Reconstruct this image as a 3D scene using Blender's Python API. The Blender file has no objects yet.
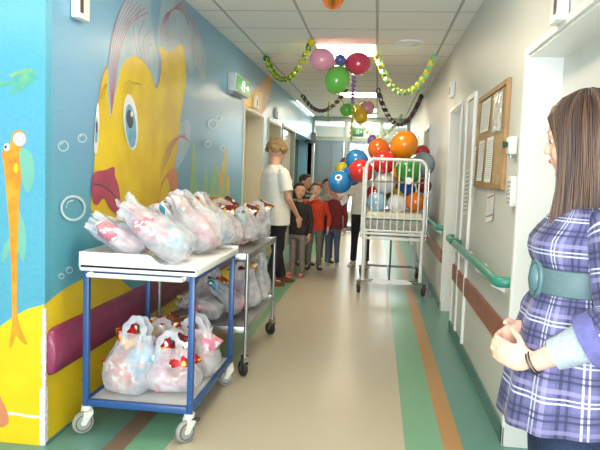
import bpy, bmesh, math, random
from mathutils import Vector, Matrix, noise, geometry
random.seed(7)
S = bpy.context.scene
COL = S.collection
PI = math.pi
# ------------------------------------------------------------ camera, light, exposure
CAM_H = 1.31
FPX = 635.0
CM = Matrix(((0.9921025, -0.0462608, 0.1165868), (0.1199972, 0.0794787, -0.9895877), (0.0365130, 0.9957626, 0.0844022)))
cam = bpy.data.objects.new('camera', bpy.data.cameras.new('camera'))
COL.objects.link(cam)
cam.matrix_world = Matrix.Translation((0, 0, CAM_H)) @ CM.to_4x4()
cam.data.sensor_width = 36.0
cam.data.lens = FPX / 600 * 36
cam.data.clip_start = 0.05
S.camera = cam
W = bpy.data.worlds.new('sky'); S.world = W; W.use_nodes = True
W.node_tree.nodes['Background'].inputs[0].default_value = (0.80, 0.90, 1.0, 1)
W.node_tree.nodes['Background'].inputs[1].default_value = 1.3
S.view_settings.view_transform = 'Standard'
S.view_settings.look = 'None'
S.view_settings.gamma = 1
S.view_settings.use_curve_mapping = False
S.view_settings.exposure = 0.40
def area(name, loc, rot, sx, sy, power, col):
    l = bpy.data.lights.new(name, 'AREA'); l.shape = 'RECTANGLE'; l.size = sx; l.size_y = sy
    l.energy = power; l.color = col
    o = bpy.data.objects.new(name, l); COL.objects.link(o); o.location = loc; o.rotation_euler = rot
    return o
# added fill lamp behind the photographer, tilted up to brighten the ceiling, the camera's own flash, daylight past the glass doors
area('hall_fill_light', (-0.4, -2.6, 1.0), (math.radians(122), 0, 0), 2.2, 1.6, 190, (0.86, 0.93, 1.0))
area('camera_flash', (0.03, -0.02, 1.40), (math.radians(90), 0, math.radians(7)), 0.10, 0.06, 7, (0.95, 0.97, 1.0))
area('far_hall_light', (-0.5, 17.0, 2.3), (math.radians(-60), 0, 0), 2.5, 1.0, 90, (0.9, 0.96, 1.0))

# ------------------------------------------------------------ pixel helpers (points found in the photo on real planes)
def ray(px, py): return CM @ Vector((px - 300, -(py - 225), -FPX))
def onX(px, py, x): r = ray(px, py); s = x / r.x; return Vector((x, r.y * s, CAM_H + r.z * s))
def onY(px, py, y): r = ray(px, py); s = y / r.y; return Vector((r.x * s, y, CAM_H + r.z * s))
def onZ(px, py, z): r = ray(px, py); s = (z - CAM_H) / r.z; return Vector((r.x * s, r.y * s, z))

# ------------------------------------------------------------ materials
MATS = {}
def lin(c):
    if isinstance(c, str):
        c = [int(c[i:i + 2], 16) / 255 for i in (0, 2, 4)]
    return tuple((x / 12.92 if x <= 0.04045 else ((x + 0.055) / 1.055) ** 2.4) for x in c)
def mat(name, hexc, rough=0.5, metal=0.0, var=0.06, scale=20, bump=0.0, coat=0.0, alpha=None, trans=0.0, emit=0.0, hex2=None, sss=0.0, stretch=None):
    if name in MATS: return MATS[name]
    m = bpy.data.materials.new(name); m.use_nodes = True
    nt = m.node_tree; b = nt.nodes['Principled BSDF']
    c = lin(hexc)
    tc = nt.nodes.new('ShaderNodeTexCoord'); nz = nt.nodes.new('ShaderNodeTexNoise')
    nz.inputs['Scale'].default_value = scale; nz.inputs['Detail'].default_value = 3
    if stretch:
        mp = nt.nodes.new('ShaderNodeMapping'); mp.inputs['Scale'].default_value = stretch
        nt.links.new(tc.outputs['Object'], mp.inputs[0]); nt.links.new(mp.outputs[0], nz.inputs['Vector'])
    else:
        nt.links.new(tc.outputs['Object'], nz.inputs['Vector'])
    rp = nt.nodes.new('ShaderNodeValToRGB')
    rp.color_ramp.elements[0].position = 0.35; rp.color_ramp.elements[1].position = 0.65
    if hex2: c2 = lin(hex2); lo, hi = c, c2
    else: lo = tuple(x * (1 - var) for x in c); hi = tuple(min(1, x * (1 + var)) for x in c)
    rp.color_ramp.elements[0].color = (*lo, 1); rp.color_ramp.elements[1].color = (*hi, 1)
    nt.links.new(nz.outputs['Fac'], rp.inputs[0]); nt.links.new(rp.outputs[0], b.inputs['Base Color'])
    b.inputs['Roughness'].default_value = rough; b.inputs['Metallic'].default_value = metal
    b.inputs['Coat Weight'].default_value = coat; b.inputs['Coat Roughness'].default_value = 0.08
    if sss:
        b.inputs['Subsurface Weight'].default_value = sss; b.inputs['Subsurface Scale'].default_value = 0.02
    if alpha is not None: b.inputs['Alpha'].default_value = alpha
    if trans: b.inputs['Transmission Weight'].default_value = trans
    if emit:
        b.inputs['Emission Color'].default_value = (*c, 1); b.inputs['Emission Strength'].default_value = emit
    if bump:
        bp = nt.nodes.new('ShaderNodeBump'); bp.inputs['Strength'].default_value = bump; bp.inputs['Distance'].default_value = 0.01
        nt.links.new(nz.outputs['Fac'], bp.inputs['Height']); nt.links.new(bp.outputs[0], b.inputs['Normal'])
    MATS[name] = m
    return m

class G:                                             # tiny node-graph helper
    def __init__(s, m): s.nt = m.node_tree
    def val(s, sock, v):
        if isinstance(v, (int, float)): sock.default_value = v
        else: s.nt.links.new(v, sock)
    def m(s, op, a, b=0.0, c=0.0):
        n = s.nt.nodes.new('ShaderNodeMath'); n.operation = op
        s.val(n.inputs[0], a); s.val(n.inputs[1], b); s.val(n.inputs[2], c)
        return n.outputs[0]
    def mix(s, f, a, b):
        n = s.nt.nodes.new('ShaderNodeMix'); n.data_type = 'RGBA'
        s.val(n.inputs[0], f)
        for k, v in ((6, a), (7, b)):
            if isinstance(v, tuple): n.inputs[k].default_value = (*v[:3], 1)
            else: s.nt.links.new(v, n.inputs[k])
        return n.outputs[2]
    def band(s, x, lo, hi): return s.m('MULTIPLY', s.m('GREATER_THAN', x, lo), s.m('LESS_THAN', x, hi))
    def stripe(s, x, period, off, w):
        t = s.m('FRACT', s.m('DIVIDE', s.m('ADD', x, 50 * period - off), period))
        return s.m('LESS_THAN', t, w / period)
    def coord(s, kind='Object'):
        tc = s.nt.nodes.new('ShaderNodeTexCoord'); sp = s.nt.nodes.new('ShaderNodeSeparateXYZ')
        s.nt.links.new(tc.outputs[kind], sp.inputs[0]); return tc.outputs[kind], sp.outputs
    def noise(s, vec, scale, detail=3, stretch=None):
        if stretch:
            mp = s.nt.nodes.new('ShaderNodeMapping'); mp.inputs['Scale'].default_value = stretch
            s.nt.links.new(vec, mp.inputs[0]); vec = mp.outputs[0]
        n = s.nt.nodes.new('ShaderNodeTexNoise'); n.inputs['Scale'].default_value = scale; n.inputs['Detail'].default_value = detail
        s.nt.links.new(vec, n.inputs['Vector']); return n.outputs['Fac']
def blank(name, rough=0.5):
    m = bpy.data.materials.new(name); m.use_nodes = True; MATS[name] = m
    b = m.node_tree.nodes['Principled BSDF']; b.inputs['Roughness'].default_value = rough
    return m, b, G(m)

# ------------------------------------------------------------ mesh builder
class MB:
    def __init__(s): s.v = []; s.f = []; s.mi = []; s.uv = []; s.M = None; s.mat = 0
    def add(s, vs, fs, uvs=None):
        o = len(s.v)
        for p in vs:
            p = Vector(p)
            s.v.append(s.M @ p if s.M else p)
        for k, f in enumerate(fs):
            s.f.append([o + i for i in f]); s.mi.append(s.mat); s.uv.append(uvs[k] if uvs else None)
        return s
    def box(s, x0, x1, y0, y1, z0, z1, bev=0.0):
        if bev <= 0:
            vs = [(x, y, z) for x in (x0, x1) for y in (y0, y1) for z in (z0, z1)]
            return s.add(vs, [(0, 1, 3, 2), (4, 6, 7, 5), (0, 4, 5, 1), (2, 3, 7, 6), (0, 2, 6, 4), (1, 5, 7, 3)])
        bm = bmesh.new(); bmesh.ops.create_cube(bm, size=1)
        for v in bm.verts:
            v.co = Vector(((x0 + x1) / 2 + v.co.x * (x1 - x0), (y0 + y1) / 2 + v.co.y * (y1 - y0), (z0 + z1) / 2 + v.co.z * (z1 - z0)))
        bmesh.ops.bevel(bm, geom=bm.edges[:], offset=bev, segments=2, affect='EDGES', profile=0.5)
        bm.verts.index_update()
        s.add([v.co.copy() for v in bm.verts], [[v.index for v in f.verts] for f in bm.faces]); bm.free()
        return s
    def frame(s, d, up=None):
        d = d.normalized(); up = Vector(up) if up else (Vector((0, 0, 1)) if abs(d.z) < 0.9 else Vector((0, 1, 0)))
        x = d.cross(up)
        if x.length < 1e-5: x = d.cross(Vector((1, 0, 0)))
        x.normalize(); return x, x.cross(d).normalized()
    def tube(s, pts, r, n=10, cap=True, closed=False, flat=1.0, up=None):
        pts = [Vector(p) for p in pts]; N = len(pts)
        rs = r if isinstance(r, (list, tuple)) else [r] * N
        vs = []; px = None
        for i, p in enumerate(pts):
            if closed: d = pts[(i + 1) % N] - pts[i - 1]
            else: d = pts[min(i + 1, N - 1)] - pts[max(i - 1, 0)]
            if d.length < 1e-9: d = Vector((0, 0, 1))
            d.normalize()
            if px is None or up: x, y = s.frame(d, up)
            else:
                x = px - d * px.dot(d)
                if x.length < 1e-6: x, y = s.frame(d)
                x.normalize(); y = x.cross(d)
            px = x
            for k in range(n):
                a = 2 * PI * k / n
                vs.append(p + x * math.cos(a) * rs[i] + y * math.sin(a) * rs[i] * flat)
        fs = []
        for i in range(N if closed else N - 1):
            j = (i + 1) % N
            for k in range(n):
                k2 = (k + 1) % n
                fs.append((i * n + k, i * n + k2, j * n + k2, j * n + k))
        if cap and not closed:
            fs.append(tuple(range(n - 1, -1, -1))); fs.append(tuple((N - 1) * n + k for k in range(n)))
        return s.add(vs, fs)
    def cyl(s, a, b, r, n=16, r2=None): return s.tube([a, b], [r, r if r2 is None else r2], n)
    def ell(s, c, rx, ry=None, rz=None, nu=16, nv=10, R=None):
        ry = rx if ry is None else ry; rz = rx if rz is None else rz
        c = Vector(c); vs = [Vector((0, 0, rz))]; 
        for j in range(1, nv):
            t = PI * j / nv
            for k in range(nu):
                a = 2 * PI * k / nu
                vs.append(Vector((rx * math.sin(t) * math.cos(a), ry * math.sin(t) * math.sin(a), rz * math.cos(t))))
        vs.append(Vector((0, 0, -rz)))
        if R: vs = [R @ v for v in vs]
        vs = [c + v for v in vs]
        fs = [(0, 1 + k, 1 + (k + 1) % nu) for k in range(nu)]
        for j in range(nv - 2):
            for k in range(nu):
                a = 1 + j * nu; k2 = (k + 1) % nu
                fs.append((a + k, a + nu + k, a + nu + k2, a + k2))
        L = len(vs) - 1; a = 1 + (nv - 2) * nu
        fs += [(L, a + (k + 1) % nu, a + k) for k in range(nu)]
        return s.add(vs, fs)
    def cap(s, a, b, r1, r2, n=14):                      # tapered capsule, ends rounded
        a = Vector(a); b = Vector(b); d = b - a
        if d.length < 1e-6: return s.ell(a, r1)
        d.normalize(); pts = []; rs = []
        for t in (-0.98, -0.85, -0.6, -0.3, 0): pts.append(a + d * r1 * t); rs.append(r1 * math.sqrt(1 - t * t))
        for t in (0, 0.3, 0.6, 0.85, 0.98): pts.append(b + d * r2 * t); rs.append(r2 * math.sqrt(1 - t * t))
        return s.tube(pts, rs, n)
    def loft(s, rings, caps=True, closed=True, uv=False):
        n = len(rings[0]); vs = [p for r in rings for p in r]; fs = []; uvs = [] if uv else None
        rings = [[Vector(p) for p in r] for r in rings]
        if uv:
            V = [0.0]
            for i in range(1, len(rings)):
                V.append(V[-1] + sum((rings[i][k] - rings[i - 1][k]).length for k in range(n)) / n)
            U = []
            for r in rings:
                u = [0.0]
                for k in range(1, n + 1): u.append(u[-1] + (r[k % n] - r[k - 1]).length)
                U.append(u)
            um = [sum(u[k] for u in U) / len(U) for k in range(n + 1)]
            U = [um for u in U]
        for i in range(len(rings) - 1):
            for k in range(n if closed else n - 1):
                k2 = (k + 1) % n
                fs.append((i * n + k, i * n + k2, (i + 1) * n + k2, (i + 1) * n + k))
                if uv: uvs.append([(U[i][k], V[i]), (U[i][k + 1], V[i]), (U[i + 1][k + 1], V[i + 1]), (U[i + 1][k], V[i + 1])])
        if caps and closed:
            fs.append(tuple(range(n - 1, -1, -1))); fs.append(tuple((len(rings) - 1) * n + k for k in range(n)))
            if uv: uvs += [[(0, 0)] * n, [(0, 0)] * n]
        return s.add(vs, fs, uvs)
    def lathe(s, prof, n=24, axis=None, c=(0, 0, 0)):
        c = Vector(c); R = axis or Matrix.Identity(3)
        rings = [[c + R @ Vector((r * math.cos(2 * PI * k / n), r * math.sin(2 * PI * k / n), z)) for k in range(n)] for r, z in prof]
        return s.loft(rings)
    def build(s, name, mats, parent=None, smooth=True, remesh=None, loc=None, bevel=None, smooth_it=0, angle=40):
        me = bpy.data.meshes.new(name)
        me.from_pydata([tuple(v) for v in s.v], [], s.f)
        if not isinstance(mats, (list, tuple)): mats = [mats]
        for m in mats: me.materials.append(m)
        for p, mi in zip(me.polygons, s.mi): p.material_index = mi; p.use_smooth = smooth
        if any(u for u in s.uv):
            ul = me.uv_layers.new(name='UVMap'); li = 0
            for p, u in zip(me.polygons, s.uv):
                for j, l in enumerate(p.loop_indices): ul.data[l].uv = u[j] if u else (0, 0)
        me.validate()
        o = bpy.data.objects.new(name, me); COL.objects.link(o)
        if remesh:
            bm = bmesh.new(); bm.from_mesh(me); bmesh.ops.recalc_face_normals(bm, faces=bm.faces[:]); bm.to_mesh(me); bm.free()
            r = o.modifiers.new('r', 'REMESH'); r.mode = 'VOXEL'; r.voxel_size = remesh; r.use_smooth_shade = True
            if smooth_it:
                q = o.modifiers.new('s', 'SMOOTH'); q.iterations = smooth_it; q.factor = 0.5
            dg = bpy.context.evaluated_depsgraph_get()
            nm = bpy.data.meshes.new_from_object(o.evaluated_get(dg))
            o.modifiers.clear(); o.data = nm; bpy.data.meshes.remove(me)
            if not nm.materials:
                for m in mats: nm.materials.append(m)
            for p in nm.polygons: p.use_smooth = True
        else:
            bm = bmesh.new(); bm.from_mesh(me)
            if not any(u for u in s.uv): bmesh.ops.recalc_face_normals(bm, faces=bm.faces[:])
            bm.to_mesh(me); bm.free()
            if smooth: me.set_sharp_from_angle(angle=math.radians(angle))
        if parent: o.parent = parent
        if loc: o.location = loc
        return o
def thing(name, label, cat, loc=(0, 0, 0), rotz=0.0, group=None):
    o = bpy.data.objects.new(name, None); COL.objects.link(o); o.empty_display_size = 0.1
    o.location = loc; o.rotation_euler = (0, 0, rotz); o['label'] = label; o['category'] = cat
    if group: o['group'] = group
    return o
def tag(o, label, cat, group=None):
    o['label'] = label; o['category'] = cat
    if group: o['group'] = group
    return o
def struct(o): o['kind'] = 'structure'; return o
def clone(root, loc, rotz=0.0, label=None, group=None):
    r = root.copy(); COL.objects.link(r); r.location = loc; r.rotation_euler = (0, 0, rotz)
    if label: r['label'] = label
    if group: r['group'] = group
    for ch in list(root.children):
        c = ch.copy(); COL.objects.link(c); c.parent = r
        for g in list(ch.children):
            d = g.copy(); COL.objects.link(d); d.parent = c
    return r
def smoothclosed(pts, n=6):
    N = len(pts); out = []
    for i in range(N):
        p0, p1, p2, p3 = [Vector(pts[(i + k) % N]) for k in (-1, 0, 1, 2)]
        for j in range(n):
            t = j / n
            out.append(0.5 * ((2 * p1) + (p2 - p0) * t + (2 * p0 - 5 * p1 + 4 * p2 - p3) * t * t + (3 * p1 - p0 - 3 * p2 + p3) * t ** 3))
    return out
def smoothopen(pts, n=6):
    pts = [Vector(p) for p in pts]; q = [2 * pts[0] - pts[1]] + pts + [2 * pts[-1] - pts[-2]]; out = []
    for i in range(len(pts) - 1):
        p0, p1, p2, p3 = q[i:i + 4]
        for j in range(n):
            t = j / n
            out.append(0.5 * ((2 * p1) + (p2 - p0) * t + (2 * p0 - 5 * p1 + 4 * p2 - p3) * t * t + (3 * p1 - p0 - 3 * p2 + p3) * t ** 3))
    out.append(pts[-1]); return out

# ------------------------------------------------------------ structure
XL, XR, CEIL, YC, YEND = -1.47, 0.68, 2.54, 2.69, 14.2
# floor with inlaid stripes
m, b, g = blank('vinyl_floor', 0.30)
vec, xyz = g.coord()
x = xyz[0]
n1 = g.noise(vec, 90, 4); n2 = g.noise(vec, 2.0, 3)
beige = g.mix(n1, lin('b3ab96'), lin('c6beaa'))
beige = g.mix(g.m('MULTIPLY', n2, 0.35), beige, lin('b5a88c'))
green = g.mix(n1, lin('679d7c'), lin('82b394'))
orange = g.mix(n1, lin('a87c4c'), lin('bd915c'))
teal = g.mix(n1, lin('55857a'), lin('6b9c90'))
brown = g.mix(n1, lin('7c6254'), lin('8e7462'))
col = g.mix(g.m('GREATER_THAN', x, 0.195), beige, green)
col = g.mix(g.m('GREATER_THAN', x, 0.38), col, orange)
col = g.mix(g.m('GREATER_THAN', x, 0.475), col, teal)
col = g.mix(g.m('LESS_THAN', x, -0.92), col, green)
col = g.mix(g.m('LESS_THAN', x, -1.10), col, brown)
col = g.mix(g.m('LESS_THAN', x, -1.20), col, teal)
m.node_tree.links.new(col, b.inputs['Base Color'])
b.inputs['Specular IOR Level'].default_value = 0.55
q = MB(); q.box(-4.2, 2.2, -3.0, 18.0, -0.1, 0.0); struct(q.build('floor', m, smooth=False))
# ceiling
m, b, g = blank('ceiling_tiles', 0.8)
vec, xyz = g.coord()
t = g.m('MAXIMUM', g.stripe(xyz[0], 0.6, -0.055 - 0.011, 0.022), g.stripe(xyz[1], 0.6, 0.176 - 0.008, 0.016))
nn = g.noise(vec, 160, 2)
tile = g.mix(nn, lin('ecedeb'), lin('f8f8f6'))
col = g.mix(t, tile, lin('b4b8b8'))
m.node_tree.links.new(col, b.inputs['Base Color'])
q = MB(); q.box(-4.2, 2.2, -3.0, 18.0, CEIL, CEIL + 0.1); struct(q.build('ceiling', m, smooth=False))

M_wallL = None
def wallmat(name, stops, axis=2, rough=0.35, nscale=60):
    m, b, g = blank(name, rough)
    vec, xyz = g.coord()
    rp = m.node_tree.nodes.new('ShaderNodeValToRGB')
    nz = g.noise(vec, 1.3, 3)
    v = g.m('ADD', g.m('DIVIDE', xyz[axis], 2.54), g.m('MULTIPLY', g.m('SUBTRACT', nz, 0.5), 0.25))
    m.node_tree.links.new(v, rp.inputs[0])
    e = rp.color_ramp.elements
    e[0].position, e[0].color = stops[0][0], (*lin(stops[0][1]), 1)
    e[1].position, e[1].color = stops[-1][0], (*lin(stops[-1][1]), 1)
    for p, c in stops[1:-1]:
        k = e.new(p); k.color = (*lin(c), 1)
    n2 = g.noise(vec, nscale, 2)
    col = g.mix(g.m('MULTIPLY', n2, 0.12), rp.outputs[0], lin('dfe8ee'))
    m.node_tree.links.new(col, b.inputs['Base Color'])
    bp = m.node_tree.nodes.new('ShaderNodeBump'); bp.inputs['Strength'].default_value = 0.12; bp.inputs['Distance'].default_value = 0.004
    m.node_tree.links.new(n2, bp.inputs['Height']); m.node_tree.links.new(bp.outputs[0], b.inputs['Normal'])
    return m
# the painted sea on the left walls (paint colours of the mural itself)
SEA = wallmat('sea_mural_paint', [(0.0, '4aa0b0'), (0.35, '429eb4'), (0.5, '5a9cc2'), (0.7, '6ea6d0'), (1.0, '74b0d0')], rough=0.28)
SEA2 = wallmat('bright_sea_mural_paint', [(0.0, '3a94a8'), (0.45, '3c9cb8'), (0.66, '42a6cc'), (0.78, '66b8d8'), (1.0, '6cbad6')], rough=0.4)
GREY = mat('painted_plaster_cool', 'cfd2cf', 0.45, var=0.02, scale=3, bump=0.02)
CREAMW = mat('painted_plaster_cream', 'd6cfb4', 0.45, var=0.03, scale=3)
def flatm(n, c, r=0.3, hex2=None, scale=6): return mat(n, c, r, var=0.05, scale=scale, hex2=hex2)
PM = dict(sand=flatm('sand_yellow_paint', 'eccb1c', 0.35, 'e3bd16', 4), fish=flatm('fish_yellow_paint', 'e6cc1a', 0.3, 'd8b61a', 4),
          lip=flatm('lip_crimson_paint', 'b04862', 0.3, '983a58', 12), fin=flatm('pale_fin_paint', 'a4c2d4', 0.3, '94b4c8', 9),
          line=flatm('pink_line_paint', 'b8708c'), white=flatm('white_paint_dab', 'e8edf0'), iris=flatm('iris_blue_paint', '4f9cc4', 0.3, '7ab8d6', 20),
          pupil=flatm('pupil_paint', '2c3a52'), weed=flatm('seaweed_paint', '7fb080', 0.35, '93b884', 10), coral=flatm('coral_orange_paint', 'd88a58', 0.35, 'd2b04a', 14),
          bub=flatm('bubble_paint', '9cc9dc'), bubl=flatm('bubble_line_paint', 'c4dfe8'), orange=flatm('sea_horse_orange_paint', 'd67f16', 0.4, 'de9c24', 14),
          gfish=flatm('green_fish_paint', '4fa79c', 0.35, '74b68c', 18), pfin=flatm('pink_orange_fin_paint', 'd0825a'), yfin=flatm('translucent_yellow_fin_paint', '6fb09c'),
          brown=flatm('brown_line_paint', '8a6a30'), rose=flatm('rose_paint', 'e0c8cc'))
PK = list(PM.keys())
class Mural(MB):
    def __init__(s, plane, val, base): super().__init__(); s.plane = plane; s.val = val; s.lay = 0; s.mats = [base] + [PM[k] for k in PK]
    def P(s, p):
        return onX(p[0], p[1], s.val) if s.plane == 'x' else onY(p[0], p[1], s.val)
    def off(s):
        s.lay += 1; d = 0.0003 + 0.00010 * s.lay
        return Vector((d, 0, 0)) if s.plane == 'x' else Vector((0, -d, 0))
    def poly3(s, pts, m):
        o = s.off(); pts = [p + o for p in pts]
        tr = geometry.tessellate_polygon([pts]); s.mat = PK.index(m) + 1
        s.add(pts, [tuple(t) for t in tr]); s.mat = 0
    def poly(s, px, m, n=6, smooth=True):
        pts = [s.P(p) for p in px]
        s.poly3(smoothclosed(pts, n) if smooth else pts, m)
    def line(s, px, w, m):
        pts = smoothopen([s.P(p) for p in px], 6); o = s.off(); nrm = Vector((1, 0, 0)) if s.plane == 'x' else Vector((0, -1, 0))
        vs = []; N = len(pts)
        for i, p in enumerate(pts):
            d = pts[min(i + 1, N - 1)] - pts[max(0, i - 1)]; sd = nrm.cross(d).normalized() * w / 2
            vs += [p + sd + o, p - sd + o]
        s.mat = PK.index(m) + 1
        s.add(vs, [(2 * i, 2 * i + 1, 2 * i + 3, 2 * i + 2) for i in range(N - 1)]); s.mat = 0
    def oval(s, c, rx, ry, m, tilt=0, n=24):            # rx, ry in pixels
        px = []
        for k in range(n):
            a = 2 * PI * k / n; u, v = rx * math.cos(a), ry * math.sin(a)
            px.append((c[0] + u * math.cos(tilt) - v * math.sin(tilt), c[1] + u * math.sin(tilt) + v * math.cos(tilt)))
        s.poly(px, m, smooth=False)
    def ring(s, c, r, w, m):
        n = 28; o = s.off(); s.mat = PK.index(m) + 1; vs = []
        for k in range(n):
            a = 2 * PI * k / n
            for rr in (r, r - w): vs.append(s.P((c[0] + rr * math.cos(a), c[1] + rr * math.sin(a))) + o)
        s.add(vs, [(2 * k, 2 * k + 1, (2 * k + 3) % (2 * n), (2 * k + 2) % (2 * n)) for k in range(n)]); s.mat = 0

# left wall slabs: Y 2.69..14.2 with two door openings and an alcove
L = Mural('x', XL, SEA)
D1 = (6.9, 8.05, 1.97); D2 = (8.45, 9.5, 1.97); D3 = (11.3, 14.19, 2.0); D4 = (9.75, 11.15, 2.0)
TH = 0.30
def wall_run(q, x0, x1, ya, yb, doors):
    y = ya
    for (a, b_, h) in doors:
        q.box(x0, x1, y, a, 0, CEIL); q.box(x0, x1, a, b_, h, CEIL); y = b_
    q.box(x0, x1, y, yb, 0, CEIL)
wall_run(L, XL - TH, XL, YC + 0.05, YEND, [D1, D2, D4, D3])
# -- sand
def yz(y, z): return Vector((XL, y, z))
top = [(YC, .665), (2.85, .70), (3.0, .715), (3.2, .72), (3.35, .70), (3.5, .66), (3.7, .56), (3.95, .43), (4.2, .40), (4.45, .52), (4.7, .62), (5.1, .66), (5.6, .66), (6.1, .60), (6.5, .55), (6.86, .52)]
tp = smoothopen([yz(*p) for p in top], 4)
L.poly3([yz(YC, 0)] + tp + [yz(6.86, 0)], 'sand')
# -- seaweed and coral
for (x0, y0, x1, y1, w) in [(188, 225, 194, 142, 3), (194, 230, 192, 152, 3), (199, 228, 206, 168, 3), (204, 230, 216, 160, 3.5), (210, 230, 222, 168, 3)]:
    xm, ym = (x0 + x1) / 2 + 2, (y0 + y1) / 2
    L.poly([(x0 - w, y0), (xm - w, ym), (x1, y1), (xm + w, ym), (x0 + w, y0)], 'weed', 5)
for (x1, y1) in [(219, 172), (223, 160), (227, 164), (229, 176), (225, 150)]:
    L.poly([(221, 222), ((x1 + 220) / 2 - 1.5, (y1 + 222) / 2), (x1, y1), ((x1 + 224) / 2 + 2, (y1 + 222) / 2), (227, 222)], 'coral', 5)
for (x1, y1) in [(217, 175), (227, 155)]:
    L.poly([(222, 210), ((x1 + 221) / 2 - 1, (y1 + 212) / 2), (x1, y1 - 10), ((x1 + 224) / 2 + 1, (y1 + 212) / 2), (226, 212)], 'weed', 5)
L.poly([(243, 106), (250, 92), (262, 84), (270, 70), (271, 88), (266, 104), (262, 113)], 'coral', 5)
L.poly([(246, 104), (252, 96), (261, 92), (262, 104), (258, 110)], 'sand', 5)
# -- the big fish
L.poly([(186, 120), (190, 126), (190, 142), (184, 158), (176, 170), (166, 182), (158, 180), (157, 162), (163, 142), (174, 128)], 'fin')
L.poly([(158, 50), (158, 22), (163, -4), (172, -14), (186, 8), (197, 26), (204, 50), (205, 78), (201, 78), (196, 66), (190, 74), (186, 62), (176, 50), (168, 52)], 'fin')
body = [(93, 214), (93, 180), (95, 150), (97, 116), (100, 88), (105, 70), (116, 58), (130, 54), (142, 60), (150, 72), (156, 88), (160, 76), (161, 60), (158, 47), (170, 51), (182, 44), (185, 60), (186, 80), (183, 100), (180, 120), (178, 142), (173, 170), (170, 190), (165, 210), (155, 219), (125, 221)]
L.poly(body, 'fish', 5)
L.line([(97, 116), (100, 88), (105, 70), (116, 58), (130, 54), (142, 60), (150, 72), (156, 88), (160, 76), (161, 60), (158, 47)], 0.008, 'pfin')
L.line([(182, 44), (185, 60), (186, 80), (183, 100), (180, 120), (178, 142), (173, 170), (170, 190)], 0.008, 'pfin')
L.poly([(110, 116), (107, 84), (109, 54), (115, 26), (124, 2), (134, -12), (150, -14), (151, 20), (155, 46), (158, 66), (155, 84), (149, 70), (140, 58), (130, 57), (122, 66), (116, 88)], 'fin')
for a in range(7):
    t = a / 6
    L.line([(111, 114), (109 + 9 * t, 66 - 6 * t), (114 + 16 * t, 26 - 2 * t), (126 + 22 * t, -2 + 14 * t * t)], 0.0065, 'line')
for a in range(4): L.line([(137 + 4 * a, 56 + 4 * a), (133 + 5 * a, 30 + 6 * a), (140 + 4 * a, 8 + 12 * a)], 0.0065, 'line')
for a in range(5):
    r = 6 + 5.5 * a
    L.line([(161 + a * 3, 46), (160 + 2 * a, 30 - a * 3), (166 + 4 * a, 14 - a * 3), (180 + 2 * a, 10 + 0 * a), (190 + 3 * a, 30 + 3 * a), (193 + 2.6 * a, 62 + 3 * a)][0:6 - (a % 2)], 0.0065, 'line')
for a in range(5): L.line([(160 + a * 1.5, 178 - a * 4), (162 + 3 * a, 160 - 4 * a), (171 + 3 * a, 142 - 2 * a), (183 + 1.4 * a, 134 + a * 2)], 0.0065, 'line')
L.poly([(173, 168), (177, 178), (176, 196), (168, 212), (158, 215), (152, 206), (158, 198), (162, 180)], 'pfin')
L.poly([(166, 178), (169, 190), (165, 204), (158, 207), (160, 190)], 'fish')
L.oval((130, 122), 7.2, 28, 'white', -0.08); L.oval((130, 126), 5.2, 22, 'iris', -0.08); L.oval((129, 119), 3.3, 9.5, 'pupil', -0.08); L.oval((131, 114), 1.2, 3, 'white')
L.poly([(93, 150), (94, 128), (96, 104), (98, 108), (98, 130), (96, 152)], 'white'); L.poly([(94, 140), (95, 126), (96, 118), (97.4, 128), (96, 142)], 'iris'); L.oval((95.6, 127), 0.9, 6, 'pupil')
for a in range(4): L.line([(124 + 2 * a, 92 + a * 0.5), (125 + 3 * a, 84), (130 + 3.5 * a, 80 + 1.5 * a)], 0.0035, 'brown')
for a in range(3): L.line([(99 + 2 * a, 99), (101 + 1.5 * a, 90), (105 + a, 84)], 0.0035, 'brown')
L.poly([(91, 180), (94, 172), (104, 170), (113, 167), (114, 176), (117, 184), (119, 198), (117, 214), (109, 208), (103, 198), (96, 205), (91, 198)], 'lip')
L.line([(93, 184), (102, 186), (110, 192), (117, 200)], 0.008, 'pupil')
# -- bubbles
for (cx, cy, r) in [(72, 208, 13), (62, 146, 5.5), (81, 138, 4.6), (68, 270, 3.6), (60, 276, 3), (212, 124, 5), (207, 144, 3.5), (222, 148, 3), (218, 118, 3.4)]:
    L.ring((cx, cy), r, r * 0.16 + 0.3, 'bubl')
    L.line([(cx - r * 0.55, cy), (cx - r * 0.4, cy - r * 0.45), (cx, cy - r * 0.6)], 0.006, 'bubl')
struct(L.build('wall_left', L.mats, smooth=False))
# wall facing the camera at the left edge
F = Mural('y', YC - 0.003, SEA2)
F.box(-3.6, XL, YC - 0.003, YC + 0.05, 0, CEIL)
F.poly3([Vector((-3.6, YC - .003, 0)), Vector((XL - .001, YC - .003, 0)), Vector((XL - .001, YC - .003, .665)), Vector((-1.55, YC - .003, .64)), Vector((-1.62, YC - .003, .60)), Vector((-1.75, YC - .003, .50)), Vector((-2.0, YC - .003, .46)), Vector((-3.6, YC - .003, .44))], 'sand')
F.poly([(14, 74), (26, 68), (37, 71), (38, 74), (30, 86), (12, 95), (9, 94), (14, 86), (-4, 88), (-4, 82), (12, 80)], 'gfish')
F.line([(10, 76), (20, 72), (32, 71)], 0.012, 'weed')
F.poly([(14, 200), (18, 206), (26, 232), (24, 262), (18, 250), (17, 236), (6, 258), (2, 262), (4, 246), (12, 232)], 'yfin')
F.poly([(20, 150), (30, 152), (34, 164), (34, 180), (28, 192), (22, 180)], 'yfin')
F.poly([(4, 168), (2, 156), (4, 149), (9, 150), (11, 140), (14, 132), (20, 130), (25, 134), (26, 142), (20, 150), (20, 162), (21, 180), (19, 210), (18, 250), (17, 300), (19, 322), (27, 344), (22, 342), (16, 336), (13, 345), (9, 347), (12, 326), (12, 300), (10, 240), (7, 200)], 'orange', 5)
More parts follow.
